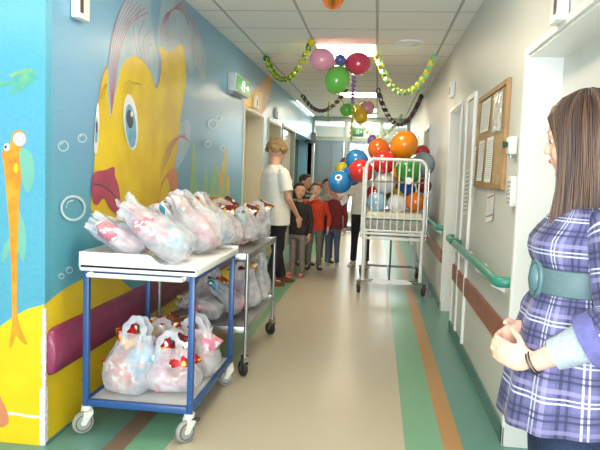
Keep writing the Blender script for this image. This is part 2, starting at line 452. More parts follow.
F.oval((19.5, 139), 6.2, 7, 'rose'); F.ring((19.5, 139), 6.2, 1.4, 'white'); F.oval((7, 147), 3, 4, 'white'); F.oval((5.8, 147), 1.3, 1.8, 'pupil')
F.oval((16, 168), 2.2, 5, 'sand')
F.poly([(-2, 395), (3, 402), (8, 414), (8, 424), (-2, 425)], 'pfin')
F.line([(8, 413), (18, 414), (28, 416), (40, 417)], 0.012, 'white')
struct(F.build('wall_front', F.mats, smooth=False))
# chipped corner guard
q = MB(); random.seed(3)
rings = []
for i in range(40):
    z = 0.002 + i * 0.0165; w = 0.022 if z < 0.27 else (0.010 + 0.012 * random.random())
    if 0.29 < z < 0.33 or z > 0.5: w *= 0.7
    rings.append([(XL - w, YC - 0.004, z), (XL + 0.004, YC - 0.004, z), (XL + 0.004, YC + w * (0.9 if z < 0.27 else 0.5), z), (XL - 0.001, YC + 0.002, z)])
q.loft(rings); struct(q.build('trim_1', mat('chipped_white_filler', 'dcdcd4', 0.6, var=0.2, scale=60), smooth=False))

# right wall with door recesses
R_ = MB(); WX = XR + 0.28
OP1 = (1.2, 3.13, 1.89); OP2 = (5.47, 6.25, 1.92); OP3 = (8.7, 9.7, 1.97); OP4 = (11.2, 12.2, 1.97)
m, b, g = blank('right_wall_paint', 0.45)
vec, xyz = g.coord()
far = g.m('MULTIPLY', g.m('SUBTRACT', xyz[1], 4.6), 0.5)
far = g.m('MINIMUM', g.m('MAXIMUM', far, 0.0), 1.0)
col = g.mix(g.m('MULTIPLY', g.noise(vec, 4), 0.3), lin('cdcfcc'), lin('c2c5c4'))
m.node_tree.links.new(col, b.inputs['Base Color'])
RW = m
wall_run(R_, XR, WX, -3.0, YEND, [OP1, OP2, OP3, OP4])
struct(R_.build('wall_right', RW, smooth=False))
# base skirting
SK = mat('dark_teal_skirting', '587a76', 0.4, var=0.06, scale=8)
def skirt(name, segs):
    q = MB()
    for x0, x1, a, b_ in segs: q.box(x0, x1, a, b_, 0.0, 0.095, 0.003)
    return struct(q.build(name, SK, smooth=False))
skirt('baseboard_right', [(XR - 0.012, XR, a, b_) for a, b_ in ((3.13, 5.47), (6.25, 8.7), (9.7, 11.2), (12.2, YEND), (-3, 1.2))])
q = MB()
for a, b_ in ((YC, 6.9), (8.05, 8.45), (9.5, 9.75), (11.15, 11.3)): q.box(XL, XL + 0.008, a, b_, 0, 0.015, 0.001)
struct(q.build('baseboard_left', SK, smooth=False))
# brown crash band
q = MB()
for a, b_ in ((3.14, 4.66), (4.69, 5.05), (5.08, 5.40), (6.35, 8.65), (9.75, 11.15)): q.box(XR - 0.018, XR, a, b_, 0.455, 0.585, 0.004)
struct(q.build('trim_2', mat('rust_brown_crash_band', '8f5240', 0.4, var=0.18, scale=14), smooth=False))
# doors in the right recesses
WHT = mat('white_gloss_paint', 'e6e7e4', 0.3, var=0.02, scale=5)
CRM = mat('cream_door_paint', 'ddd8c4', 0.35, var=0.03, scale=4)
STEEL = mat('brushed_steel', 'a9abac', 0.3, 0.9, var=0.1, scale=120, stretch=(1, 1, 0.05))
FRM0 = mat('grey_green_frame_paint', '8a9a92', 0.35, var=0.06, scale=6)
def recess_door(n, side, op, mdoor, mframe, depth=0.155):
    a, b_, h = op
    s = 1 if side == 'r' else -1
    X = XR if side == 'r' else XL
    def bx(q, d0, d1, *r): q.box(min(X + s * d0, X + s * d1), max(X + s * d0, X + s * d1), *r)
    r = bpy.data.objects.new('door_%d' % n, None); COL.objects.link(r); struct(r)
    q = MB(); bx(q, depth, depth + 0.05, a, b_, 0.004, h); 
    struct(q.build('door_leaf', mdoor, r, smooth=False))
    q = MB()
    bx(q, 0.001, depth, a, a + 0.012, 0.001, h - .012); bx(q, 0.001, depth, b_ - 0.012, b_, 0.001, h - .012); bx(q, 0.001, depth, a, b_, h - 0.012, h - .0005)
    bx(q, -0.012, 0.0, a - 0.03, a + 0.0, 0.001, h + 0.03); bx(q, -0.012, 0.0, b_, b_ + 0.03, 0.001, h + 0.03); bx(q, -0.012, 0.0, a, b_, h, h + 0.03)
    struct(q.build('door_frame', mframe, r, smooth=False))
    q = MB(); ym = a + 0.09
    q.cyl((X + s * depth, ym, 1.0), (X + s * (depth - 0.05), ym, 1.0), 0.009); q.cyl((X + s * (depth - 0.05), ym, 1.0), (X + s * (depth - 0.05), ym + 0.11, 1.0), 0.009)
    struct(q.build('door_handle', STEEL, r))
recess_door(1, 'r', OP1, mat('grey_door_laminate', 'd0d2d0', 0.4, var=0.03, scale=4), WHT)
recess_door(2, 'r', OP2, CRM, WHT)
recess_door(3, 'r', OP3, CRM, WHT)
recess_door(4, 'r', OP4, CRM, WHT)
recess_door(5, 'l', D1, mat('bright_cream_door', 'ece6cc', 0.35, var=0.02, scale=4), CRM, 0.2)
recess_door(6, 'l', D2, mat('bright_cream_door', 'ece6cc'), CRM, 0.2)
recess_door(12, 'l', D4, mat('glossy_beige_panel', 'cdc3b6', 0.12, var=0.12, scale=3, stretch=(1, 3, .3)), FRM0, 0.06)
# tall flush service-shaft door in the right wall, white frame down to the floor
r = bpy.data.objects.new('door_7', None); COL.objects.link(r); struct(r)
q = MB(); q.box(XR - 0.008, XR, 4.70, 5.04, 0.12, 1.88, 0.001); struct(q.build('door_leaf', GREY, r, smooth=False))
q = MB(); q.box(XR - 0.02, XR, 4.66, 4.695, 0.096, 1.92, .002); q.box(XR - 0.02, XR, 5.045, 5.08, 0.096, 1.92, .002); q.box(XR - 0.02, XR, 4.695, 5.045, 1.885, 1.92, .002)
struct(q.build('door_frame', WHT, r, smooth=False))
# left alcove behind the last doors: dull beige back
q = MB(); q.box(XL - 0.9, XL - 0.85, 11.2, 14.2, 0, CEIL); q.box(XL - 0.85, XL - TH, 11.2, 11.25, 0, CEIL)
struct(q.build('wall_alcove', mat('alcove_greyed_beige', 'c8c2b0', 0.3, var=0.12, scale=3), smooth=False))
# end partition: frame, transom glass, panelled doors
FRM = mat('grey_green_frame_paint', '8a9a92', 0.35, var=0.06, scale=6)
q = MB()
y0, y1 = YEND, YEND + 0.08
q.box(-2.35, 0.68, y0, y1, 2.03, 2.10); q.box(-2.35, 0.68, y0, y1, 2.44, CEIL)
for xx in (-2.35, -1.56, -0.75, 0.02, 0.60): q.box(xx, xx + (0.14 if xx == -1.56 else 0.07), y0 - 0.01, y1 + 0.01, 0.0, 2.5)
struct(q.build('trim_3', FRM, smooth=False))
gm = bpy.data.materials.new('clear_glass'); gm.use_nodes = True; nt = gm.node_tree
b = nt.nodes['Principled BSDF']; b.inputs['Base Color'].default_value = (0.75, 0.85, 0.85, 1); b.inputs['Roughness'].default_value = 0.05; b.inputs['Alpha'].default_value = 0.3
q = MB(); q.box(-2.3, 0.62, y0 + 0.03, y0 + 0.04, 2.10, 2.44); struct(q.build('window_1', gm, smooth=False))
DG = mat('blue_grey_door_metal', '74848c', 0.22, 0.35, var=0.12, scale=5, stretch=(1, 1, 0.05))
for n, (xa, xb) in enumerate(((-2.28, -1.57), (-1.41, -0.76))):
    q = MB(); q.box(xa, xb, y0 + 0.02, y0 + 0.06, 0.02, 2.02)
    w = (xb - xa)
    for k in range(2):
        q.box(xa + 0.06 + k * w / 2, xa + w / 2 - 0.06 + k * w / 2, y0 + 0.005, y0 + 0.02, 0.15, 0.95, 0.004)
        q.box(xa + 0.06 + k * w / 2, xa + w / 2 - 0.06 + k * w / 2, y0 + 0.005, y0 + 0.02, 1.05, 1.92, 0.004)
    struct(q.build('door_%d' % (8 + n), DG, smooth=False))
for n, (xa, xb) in enumerate(((-0.68, 0.015), (0.095, 0.595))):
    r = bpy.data.objects.new('door_%d' % (10 + n), None); COL.objects.link(r); struct(r)
    q = MB(); fw = 0.06
    q.box(xa, xa + fw, y0 + 0.02, y0 + 0.06, 0.01, 2.02); q.box(xb - fw, xb, y0 + 0.02, y0 + 0.06, 0.01, 2.02)
    q.box(xa + fw, xb - fw, y0 + 0.02, y0 + 0.06, 0.01, 0.12); q.box(xa + fw, xb - fw, y0 + 0.02, y0 + 0.06, 1.96, 2.02); q.box(xa + fw, xb - fw, y0 + 0.02, y0 + 0.06, 0.95, 1.02)
    struct(q.build('door_frame', DG, r, smooth=False))
    q = MB(); q.box(xa + fw, xb - fw, y0 + 0.035, y0 + 0.045, 0.12, 0.95); q.box(xa + fw, xb - fw, y0 + 0.035, y0 + 0.045, 1.02, 1.96); struct(q.build('door_pane', gm, r, smooth=False))
# hall beyond the glass doors, with a bright daylight window
q = MB(); q.box(-4.2, -4.1, YEND, 18, 0, CEIL); q.box(2.1, 2.2, YEND, 18, 0, CEIL); q.box(-4.1, 2.1, 17.9, 18, 0, CEIL); q.box(0.96, 2.1, YEND, YEND + 0.05, 0, CEIL); q.box(-4.1, -2.37, YEND, YEND + 0.05, 0, CEIL)
struct(q.build('wall_back', GREY, smooth=False))
r = bpy.data.objects.new('window_2', None); COL.objects.link(r); struct(r)
q = MB(); q.box(-1.3, 0.45, 17.86, 17.89, 0.25, 2.15); struct(q.build('window_pane', mat('daylight_pane', 'f4faff', 0.3, emit=2.6, var=0.0), r, smooth=False))
q = MB()
for xx in (-1.36, -0.45, 0.45): q.box(xx, xx + 0.06, 17.83, 17.9, 0.2, 2.2)
for zz in (0.19, 2.15): q.box(-1.36, 0.51, 17.83, 17.9, zz, zz + 0.06)
struct(q.build('window_frame', WHT, r, smooth=False))
# left closing wall of the near hall so that the light there is a room's
q = MB(); q.box(-3.65, -3.6, -3.0, YC, 0, CEIL); struct(q.build('wall_side', CREAMW, smooth=False))

# ------------------------------------------------------------ ceiling lamps and fittings
LE = mat('lamp_diffuser_glow', 'ffeccb', 0.4, emit=22.0, var=0.0)
LF = mat('lamp_frame_white', 'e4e5e2', 0.4)
def lamp(x, y, n):
    t = thing('ceiling_light', n, 'ceiling light', (x, y, CEIL), group='recessed ceiling light panels')
    q = MB(); w = 0.295
    for a in (-1, 1):
        q.box(a * w - 0.012, a * w + 0.012, -w - .012, w + .012, -0.012, 0.0); q.box(-w, w, a * w - 0.012, a * w + 0.012, -0.012, 0.0)
    q.build('lamp_frame', LF, t, smooth=False)
    q = MB(); q.box(-w + .012, w - .012, -w + .012, w - .012, -0.008, -0.001); q.build('diffuser', LE, t, smooth=False)
LABL = ['nearest bright square light panel in the ceiling, above the pink balloon', 'second bright ceiling light panel, behind the green balloon', 'third ceiling light panel down the corridor, behind the small balloon bunch', 'farthest light panel before the glass doors']
LY = [6.476, 10.076, 12.476, 13.676]
lamp(-0.355, 2.876, 'ceiling light panel overhead, in front of the fish mural')
lamp(-0.355, -0.724, 'ceiling light panel behind the photographer')
for y, l in zip(LY, LABL): lamp(-0.355, y, l)
# long cove light strip along the left top
t = thing('strip_light', 'long thin strip light along the ceiling edge above the left doors', 'strip light', (XL + 0.045, 12.4, CEIL - 0.03))
q = MB(); q.box(-0.03, 0.03, -1.45, 1.45, 0.008, 0.03); q.build('lamp_housing', LF, t, smooth=False)
q = MB(); q.tube([(0, -1.4, 0), (0, 1.4, 0)], 0.010, 8); q.build('lamp_tube', mat('strip_glow', 'fff8ea', emit=3.0, var=0.0), t)
t = thing('ceiling_vent', 'round white disc vent in a ceiling tile right of the light panel', 'ceiling vent', (0.245, 6.1, CEIL))
q = MB(); q.lathe([(0.135, 0.0), (0.135, -0.012), (0.11, -0.022), (0.10, -0.014)], 32); q.build('vent_rim', LF, t)
q = MB(); q.lathe([(0.098, -0.001), (0.098, -0.006), (0.07, -0.02), (0.02, -0.026)], 32); q.build('vent_disc', WHT, t)
# ------------------------------------------------------------ wall fittings
# padded half-round bumper on the mural wall
BUMP = mat('plum_vinyl_bumper', '8c3556', 0.35, var=0.10, scale=9)
q = MB(); rings = []
for y, s_ in ((2.70, 0.55), (2.705, 0.8), (2.72, 0.95), (2.75, 1.0), (4.0, 1.0), (5.5, 1.0), (6.8, 1.0), (6.84, .8)):
    rings.append([(XL + 0.0005 + 0.052 * s_ * math.sin(PI * k / 16), y, 0.43 - 0.112 * s_ * math.cos(PI * k / 16)) for k in range(17)])
q.loft(rings); tag(q.build('wall_bumper', BUMP), 'long plum red padded bumper rail along the mural wall behind the trolleys', 'bumper rail')
# green handrails on the right wall
RAIL = mat('sea_green_handrail', '2f8f7c', 0.3, var=0.08, scale=10, coat=0.2)
BRK = mat('white_rail_bracket', 'dfe2de', 0.4)
def handrail(ya, yb, label, brs):
    t = thing('handrail', label, 'handrail', (XR, (ya + yb) / 2, 0.80), group='green handrails on the right wall'); h = (yb - ya) / 2
    q = MB(); R = 0.022
    pts = [(-0.002, -h, 0.0), (-0.045, -h, 0.0), (-0.062, -h + 0.015, 0), (-0.066, -h + 0.05, 0), (-0.066, h - 0.05, 0), (-0.062, h - 0.015, 0), (-0.045, h, 0), (-0.002, h, 0)]
    q.tube(pts, R, 12, flat=1.25, up=(0, 0, 1)); q.build('rail', RAIL, t)
    for y in brs:
        q = MB(); y -= (ya + yb) / 2
        q.loft([[(x, y - w, z0), (x, y + w, z0), (x, y + w, z1), (x, y - w, z1)] for x, w, z0, z1 in ((-0.001, 0.04, -0.075, -0.005), (-0.03, 0.035, -0.06, -0.015), (-0.066, 0.02, -0.045, -0.024))])
        q.build('rail_bracket', BRK, t)
handrail(3.20, 5.0, 'long green handrail on white brackets below the notice board', (3.36, 3.9, 4.5, 4.9))
handrail(5.09, 5.44, 'short green handrail stub between the shaft door and the cream doorway', (5.27,))
handrail(6.4, 8.6, 'green handrail on the wall beside the cot', (6.6, 7.4, 8.3))
handrail(9.8, 11.1, 'far green handrail beyond the cot', (10.2, 10.8))
# thin conduits
q = MB(); q.tube([(XR - 0.008, 5.42 - 0.03, 0.10), (XR - 0.008, 5.42 - 0.03, 1.9)], 0.008, 8); 
tag(q.build('wall_conduit', WHT), 'thin white pipe running up the wall beside the cream doorway', 'pipe')
# notice board
CORK = mat('cork', 'c0a47c', 0.8, hex2='ab8e66', scale=60); WOODF = mat('board_wood_frame', 'b08c5c', 0.5, hex2='97744a', scale=8)
PAPER = {}
def paper_mat(name, base, ink, rowsp, band=None):
    m, b, g = blank(name, 0.7)
    vec, uv = g.coord('UV')
    row = g.stripe(uv[1], rowsp, 0, rowsp * 0.4)
    word = g.m('GREATER_THAN', g.noise(vec, 40, 0, stretch=(1, 2.0, 1)), 0.47)
    mg = g.m('MULTIPLY', g.band(uv[0], 0.1, 0.9), g.band(uv[1], 0.07, 0.93))
    f = g.m('MULTIPLY', g.m('MULTIPLY', row, word), mg)
    c = g.mix(f, lin(base), lin(ink))
    if band:
        for lo, hi, cc in band: c = g.mix(g.band(uv[1], lo, hi), c, lin(cc))
    m.node_tree.links.new(c, b.inputs['Base Color']); return m
P_TXT = paper_mat('printed_notice_paper', 'eceeee', '8b9096', 0.045)
P_RED = paper_mat('red_striped_leaflet', 'eef0f0', '555a60', 0.06, [(0.68, 0.71, 'b04050'), (0.14, 0.17, 'b04050')])
P_DRK = paper_mat('bold_printed_poster', 'e6e8e8', '3c4248', 0.09)
t = thing('notice_board', 'cork notice board in a light wooden frame on the right wall', 'notice board', (XR, 3.97, 1.545))
q = MB(); q.box(-0.012, -0.001, -0.46, 0.46, -0.27, 0.27); q.build('cork_panel', CORK, t, smooth=False)
q = MB()
q.box(-0.024, -0.001, -0.485, -0.455, -0.295, 0.295, .002); q.box(-0.024, -0.001, 0.455, 0.485, -0.295, 0.295, .002)
q.box(-0.024, -0.001, -0.455, 0.455, 0.265, 0.295, .002); q.box(-0.024, -0.001, -0.455, 0.455, -0.295, -0.265, .002); q.build('board_frame', WOODF, t, smooth=False)
def sheet(name, label, cat, x, yc, zc, w, h, m, curl=0.006, tilt=0.0, group=None):
    nu, nv = 6, 8; rows = []; vs = []; fs = []; uvs = []
    for j in range(nv + 1):
        for i in range(nu + 1):
            u, v = i / nu, j / nv
            yy = (0.5 - u) * w; zz = (v - 0.5) * h
            c, s_ = math.cos(tilt), math.sin(tilt)
            vs.append((x - 0.0015 - curl * (1 - v) ** 2 - curl * 0.5 * abs(u - 0.5), yc + yy * c - zz * s_, zc + yy * s_ + zz * c))
    for j in range(nv):
        for i in range(nu):
            a = j * (nu + 1) + i; fs.append((a, a + 1, a + nu + 2, a + nu + 1))
            uvs.append([(i / nu, j / nv), ((i + 1) / nu, j / nv), ((i + 1) / nu, (j + 1) / nv), (i / nu, (j + 1) / nv)])
    n = len(vs); vs += [(a + 0.0004, b_, c_) for a, b_, c_ in vs]; fs += [tuple(reversed([k + n for k in f])) for f in fs]; uvs += [list(reversed(u)) for u in uvs]
    q = MB(); q.add(vs, fs, uvs); return tag(q.build(name, m), label, cat, group)
XB = XR - 0.0125
sheet('paper_notice', 'large white printed sheet at the top left of the notice board', 'paper', XB, 4.17, 1.70, 0.32, 0.20, P_TXT)
sheet('paper_notice', 'tall printed sheet pinned at the centre of the notice board', 'paper', XB, 3.94, 1.42, 0.22, 0.27, P_TXT, group=None)
sheet('paper_notice', 'tall printed sheet at the lower left of the notice board', 'paper', XB, 4.25, 1.42, 0.22, 0.26, P_TXT)
sheet('paper_notice', 'thin printed sheet overlapping the left frame of the notice board', 'paper', XR - 0.026, 4.43, 1.33, 0.09, 0.38, P_TXT)
sheet('leaflet', 'white leaflet with red stripes hanging below the notice board', 'leaflet', XR, 3.88, 1.16, 0.22, 0.21, P_RED, tilt=-0.12)
sheet('poster', 'white poster with bold dark lines low on the shaft door', 'poster', XR - 0.009, 4.72 + .13, 1.20, 0.2, 0.34, P_DRK, tilt=-0.08)
# crumpled clear wrap on top right of the board
WRAP = mat('clear_wrap', 'e8ecec', 0.12, alpha=0.45, var=0.05, scale=40)
q = MB(); n = 14; vs = []
for j in range(n + 1):
    for i in range(n + 1):
        u, v = i / n, j / n; p = Vector((u * 5, v * 5, 3.1))
        vs.append((XB - 0.006 - 0.012 * abs(noise.noise(p * 1.7)), 3.60 + 0.27 * (1 - u), 1.57 + 0.23 * v + 0.01 * noise.noise(p)))
q.add(vs, [(j * (n + 1) + i, j * (n + 1) + i + 1, (j + 1) * (n + 1) + i + 1, (j + 1) * (n + 1) + i) for j in range(n) for i in range(n)])
sld = q.build('plastic_wrap', WRAP); md = sld.modifiers.new('t', 'SOLIDIFY'); md.thickness = 0.0006
tag(sld, 'crumpled clear plastic sleeve at the top right of the notice board', 'plastic sleeve')
# dispensers near the board
t = thing('soap_dispenser', 'white wall dispenser with a dark green nozzle beside the notice board', 'dispenser', (XR, 3.28, 1.475))
q = MB(); q.box(-0.042, -0.001, -0.045, 0.045, -0.045, 0.045, 0.010); q.build('dispenser_body', WHT, t)
q = MB(); q.tube([(-0.040, 0, 0.005), (-0.052, 0.0, 0.005), (-0.066, 0, 0.003)], [0.012, 0.015, 0.018], 12); q.build('nozzle', mat('dark_green_plastic', '1f5040', 0.35), t)
q = MB(); q.tube([(-0.024, 0, -0.045), (-0.024, 0, -0.062)], 0.009, 10); q.build('spout', STEEL, t)
q = MB(); q.box(XR - 0.004, XR + .0005, 3.145, 3.20, 1.34, 1.56, .001); tag(q.build('sign_plate', mat('teal_sign', '3a9c88', 0.4), smooth=False), 'narrow teal green sign plate at the edge of the white doorway', 'sign')
t = thing('towel_dispenser', 'small white ribbed box on the wall under the dispenser', 'wall box', (XR, 3.24, 1.25))
q = MB(); q.box(-0.03, -0.001, -0.04, 0.04, -0.075, 0.075, 0.006); q.build('box_body', WHT, t)
q = MB()
for k in range(6): q.box(-0.033, -0.029, -0.032, 0.032, -0.06 + k * 0.02, -0.052 + k * 0.02)
q.build('ribs', mat('grey_plastic', '9ea2a2', 0.5), t, smooth=False)
# small wall boxes
def wallbox(x, y, z, s, label, name='wall_detector', dark=False):
    t = thing(name, label, 'detector', (x, y, z))
    q = MB(); q.box(min(0, s * 0.045), max(0, s * 0.045), -0.06, 0.06, -0.075, 0.075, 0.01); q.build('detector_body', WHT, t)
    q = MB(); q.box(min(s * 0.043, s * 0.05), max(s * 0.043, s * 0.05), -0.05, -0.02, -0.05, 0.02, 0.003); q.build('sensor_slot', mat('dark_sensor', '503c3a', 0.3), t)
p = onX(76, 4, XL); wallbox(XL + .001, p.y, min(p.z, 2.4), 1, 'small white detector with a dark slot high on the mural wall')
p = onX(566, 3, XR); wallbox(XR - .001, p.y, p.z, -1, 'small white detector above the white doorway')
p = onX(454.5, 90, XR); wallbox(XR - .001, p.y, p.z, -1, 'small white box above the cream doorway on the right wall')
p = onX(424, 140, XR)
# exit light box on the mural wall
GRN = mat('exit_sign_green', '1f9a50', 0.35, emit=0.25, var=0.02); PIC = mat('exit_sign_white', 'f2f6f2', 0.35, emit=0.5, var=0.0)
def running_man(q, P):                                # P(u, v, d) -> point; u,v in 0..1 across the face
    def pl(pts):
        f = [P(u, v, 1) for u, v in pts]; q.add(f, [tuple(range(len(f)))])
    def limb(a, b_, w):
        dx, dy = b_[0] - a[0], b_[1] - a[1]; l = math.hypot(dx * 3.5, dy) or 1; nx, ny = -dy / l * w / 3.5, dx * 3.5 / l * w
        pl([(a[0] + nx, a[1] + ny), (b_[0] + nx, b_[1] + ny), (b_[0] - nx, b_[1] - ny), (a[0] - nx, a[1] - ny)])
    pl([(0.41 + 0.022 * math.cos(k * PI / 5), 0.80 + 0.075 * math.sin(k * PI / 5)) for k in range(10)])
    limb((0.40, 0.70), (0.37, 0.42), 0.075); limb((0.37, 0.42), (0.40, 0.24), 0.045); limb((0.40, 0.24), (0.37, 0.08), 0.04)
    limb((0.37, 0.42), (0.33, 0.28), 0.045); limb((0.33, 0.28), (0.28, 0.26), 0.04); limb((0.40, 0.66), (0.44, 0.50), 0.03); limb((0.39, 0.66), (0.34, 0.52), 0.03)
    pl([(0.49, 0.1), (0.58, 0.1), (0.58, 0.88), (0.49, 0.88)])
    pl([(0.66, 0.42), (0.80, 0.42), (0.80, 0.24), (0.92, 0.5), (0.80, 0.76), (0.80, 0.58), (0.66, 0.58)])
t = thing('exit_sign', 'green running man exit sign on a white box, above the first left door', 'exit sign', (XL, 6.41, 2.145))
q = MB(); q.box(0.0, 0.085, -0.33, 0.33, -0.085, 0.085, 0.006); q.build('sign_housing', mat('exit_box_grey_white', 'c9cfcc', 0.4), t)
q = MB(); q.box(0.085, 0.09, -0.31, 0.32, -0.07, 0.07); q.build('sign_face', GRN, t, smooth=False)
q = MB(); running_man(q, lambda u, v, d: (0.0915, -0.31 + 0.63 * u, -0.07 + 0.14 * v)); q.build('sign_pictogram', PIC, t, smooth=False)
q = MB(); q.box(0, 0.03, -.25, .25, -0.10, -0.086); q.build('sign_bracket', STEEL, t, smooth=False)
t = thing('exit_sign', 'small dark green exit sign hanging before the glass doors', 'exit sign', (-0.45, 13.9, 2.20))
q = MB(); q.box(-0.12, 0.12, -0.02, 0.02, -0.10, 0.10, .004); q.build('sign_housing', mat('dark_green_sign', '2c5244', 0.35), t)
q = MB(); running_man(q, lambda u, v, d: (-0.11 + 0.22 * u, -0.0215, -0.06 + 0.12 * v)); q.build('sign_pictogram', mat('dim_sign_green', '6fb890', 0.4), t, smooth=False)
q = MB()
for sx in (-0.08, 0.08): q.cyl((sx, 0, 0.1), (sx, 0, 0.339), 0.004, 6)
q.build('hanging_rod', STEEL, t)
for (px, py, l) in ((254, 102, 'small white lamp box above the first left door'), (275, 113, 'small white lamp box above the second left door')):
    p = onX(px, py, XL); wallbox(XL + 0.001, p.y, p.z, 1, l, 'wall_lamp_box')
# grey device on the partition pillar
p = Vector((-1.49, YEND - 0.05, 1.95 + .1)); q = MB(); q.box(p.x - 0.12, p.x + 0.12, p.y - 0.16, p.y + 0.03, p.z - 0.12, p.z + 0.12, 0.02)
tag(q.build('door_closer_box', mat('dark_grey_device', '4c5654', 0.4)), 'dark grey box on the green pillar beside the far doors', 'wall box')

# ------------------------------------------------------------ trolleys
BLUE = mat('blue_trolley_paint', '2a528a', 0.35, var=0.06, scale=15)
TRAYM = mat('white_tray_plastic', 'e9eaec', 0.35, var=0.02, scale=6)
SHELFM = mat('grey_shelf_laminate', 'b9bab8', 0.4, var=0.05, scale=12)
TYRE = mat('grey_caster_tyre', '9c9c94', 0.5); TYREB = mat('black_caster_tyre', '1d1e20', 0.5); WHL = mat('white_caster_wheel', 'e6e4dc', 0.4); CHR = mat('chrome', 'c6c8ca', 0.18, 1.0, var=0.03)
def caster(parent, x, y, z, r, tyre, hub, ang=0.0, fork=None, w=0.016):
    c = bpy.data.objects.new('caster', None); COL.objects.link(c); c.parent = parent; c.location = (x, y, 0); c.rotation_euler = (0, 0, ang)
    off = 0.02
    q = MB(); q.lathe([(0.026, z), (0.026, z - 0.02), (0.018, z - 0.03), (0.018, 2 * r - 0.003)][:4], 16)
    for s_ in (-1, 1):
        q.loft([[(s_ * (w + 0.002) - 0.003, a - 0.018 * k, zz), (s_ * (w + 0.002) + 0.003, a - 0.018 * k, zz), (s_ * (w + 0.002) + 0.003, a + 0.018 * k, zz), (s_ * (w + 0.002) - 0.003, a + 0.018 * k, zz)] for a, zz, k in ((0, 2 * r + 0.012, 1.2), (0, 2 * r - 0.01, 1.3), (off, r, 0.7), (off, r - 0.008, 0.5))])
    q.box(-w - .005, w + .005, -0.02, 0.02, 2 * r + 0.004, 2 * r + 0.014)
    q.build('fork', fork or WHL, c)
    R = Matrix.Rotation(PI / 2, 3, 'Y')
    q = MB(); q.lathe([(r * 0.74, -w * 0.8), (r * 0.93, -w * 0.85), (r, -w * 0.45), (r, w * 0.45), (r * 0.93, w * 0.85), (r * 0.74, w * 0.8)], 28, R, (0, off, r + 0.001)); q.build('tyre', tyre, c)
    q = MB(); q.lathe([(0.0, -w * .9), (0.014, -w * 0.9), (0.015, -w * 0.6), (r * 0.745, -w * 0.7), (r * 0.745, w * 0.7), (0.015, w * 0.6), (0.014, w * .9), (0.0, w * 0.9)], 28, R, (0, off, r + 0.001)); q.build('wheel', hub, c)
    q = MB()
    for s_ in (-1, 1): q.tube([(s_ * w * 0.80, off + r * .745 * math.cos(2 * PI * k / 24), r + .001 + r * .745 * math.sin(2 * PI * k / 24)) for k in range(24)], 0.0028, 6, closed=True)
    q.cyl((-w * 1.0, off, r + .001), (w * 1.0, off, r + .001), 0.007, 10); q.build('axle_and_seal', mat('dark_caster_seal', '3c3e42', 0.5), c)
    return c
TX0, TX1, TY0, TY1 = -1.355, -0.835, 2.87, 3.70
t = thing('trolley', 'blue framed trolley with a white tray top full of carrier bags, nearest', 'trolley', ((TX0 + TX1) / 2, (TY0 + TY1) / 2, 0))
cx, cy = t.location.x, t.location.y; hx, hy = (TX1 - TX0) / 2, (TY1 - TY0) / 2
for sx in (-1, 1):
    for sy in (-1, 1):
        q = MB(); q.box(sx * hx - 0.014, sx * hx + 0.014, sy * hy - 0.014, sy * hy + 0.014, 0.135, 0.80, 0.003); q.build('post', BLUE, t)
q = MB()
for s_ in (-1, 1):
    q.box(-hx + .014, hx - .014, s_ * hy - 0.012, s_ * hy + 0.012, 0.135, 0.170, .003); q.box(s_ * hx - 0.012, s_ * hx + 0.012, -hy + .0, hy - .0, 0.136, 0.169, .003)
q.build('shelf_frame', BLUE, t)
q = MB()
for s_ in (-1, 1): q.box(-hx, hx, s_ * hy - 0.012, s_ * hy + 0.012, 0.775, 0.80, .003); q.box(s_ * hx - 0.012, s_ * hx + 0.012, -hy, hy, 0.776, 0.799, .003)
q.build('top_frame', BLUE, t)
q = MB(); q.box(-hx + .013, hx - .013, -hy + .013, hy - .013, 0.150, 0.166, 0.002); q.build('lower_shelf', SHELFM, t)
# tray: floor plus upstand that steps down at the right of the front edge
q = MB(); a, b_ = hx + 0.028, hy + 0.03
q.box(-a, a, -b_, b_, 0.801, 0.838, 0.008)
def wallprof(q, p0, p1, prof, th):
    d = (Vector(p1) - Vector(p0)); L_ = d.length; d.normalize(); nrm = Vector((-d.y, d.x, 0)) * th
    rings = []
    for s_, h in prof:
        c = Vector(p0) + d * L_ * s_
        rings.append([c + Vector((0, 0, 0.82)), c + nrm + Vector((0, 0, 0.82)), c + nrm + Vector((0, 0, h)), c + Vector((0, 0, h))])
    q.loft(rings)
fp = [(0, 0.893), (0.56, 0.893), (0.60, 0.888), (0.64, 0.868), (0.68, 0.853), (0.72, 0.85), (1, 0.85)]
wallprof(q, (-a + .0121, -b_, 0), (a, -b_, 0), fp, 0.012)
wallprof(q, (-a + .012, b_, 0), (-a + .012, -b_, 0), [(0, 0.893), (1, 0.893)], -0.012)
wallprof(q, (a, b_ - .012, 0), (-a, b_ - .012, 0), [(0, 0.85), (0.3, 0.85), (0.4, 0.893), (1, 0.893)], -0.012)
q.build('tray_top', TRAYM, t, angle=50)
q = MB(); yv = -b_ - 0.035
q.tube(smoothopen([(-a + 0.06, -b_ + .01, 0.79), (-a + 0.065, yv + 0.01, 0.79), (-a + 0.10, yv, 0.79), (a - 0.10, yv, 0.79), (a - 0.065, yv + 0.01, 0.79), (a - 0.06, -b_ + .01, 0.79)], 5), 0.011, 10); q.build('handle', WHL, t)
for i, (sx, sy) in enumerate(((-1, -1), (1, -1), (-1, 1), (1, 1))):
    caster(t, sx * (hx - 0.003), sy * (hy - 0.003), 0.137, 0.052, TYRE, WHL, [2.4, 2.5, 0.6, 2.2][i])
q = MB(); q.box(hx - 0.004, hx + 0.05, -hy - 0.012, -hy + 0.010, 0.108, 0.118, .003); q.build('brake_pedal', mat('dark_pedal', '2a2a2c', 0.5), t)

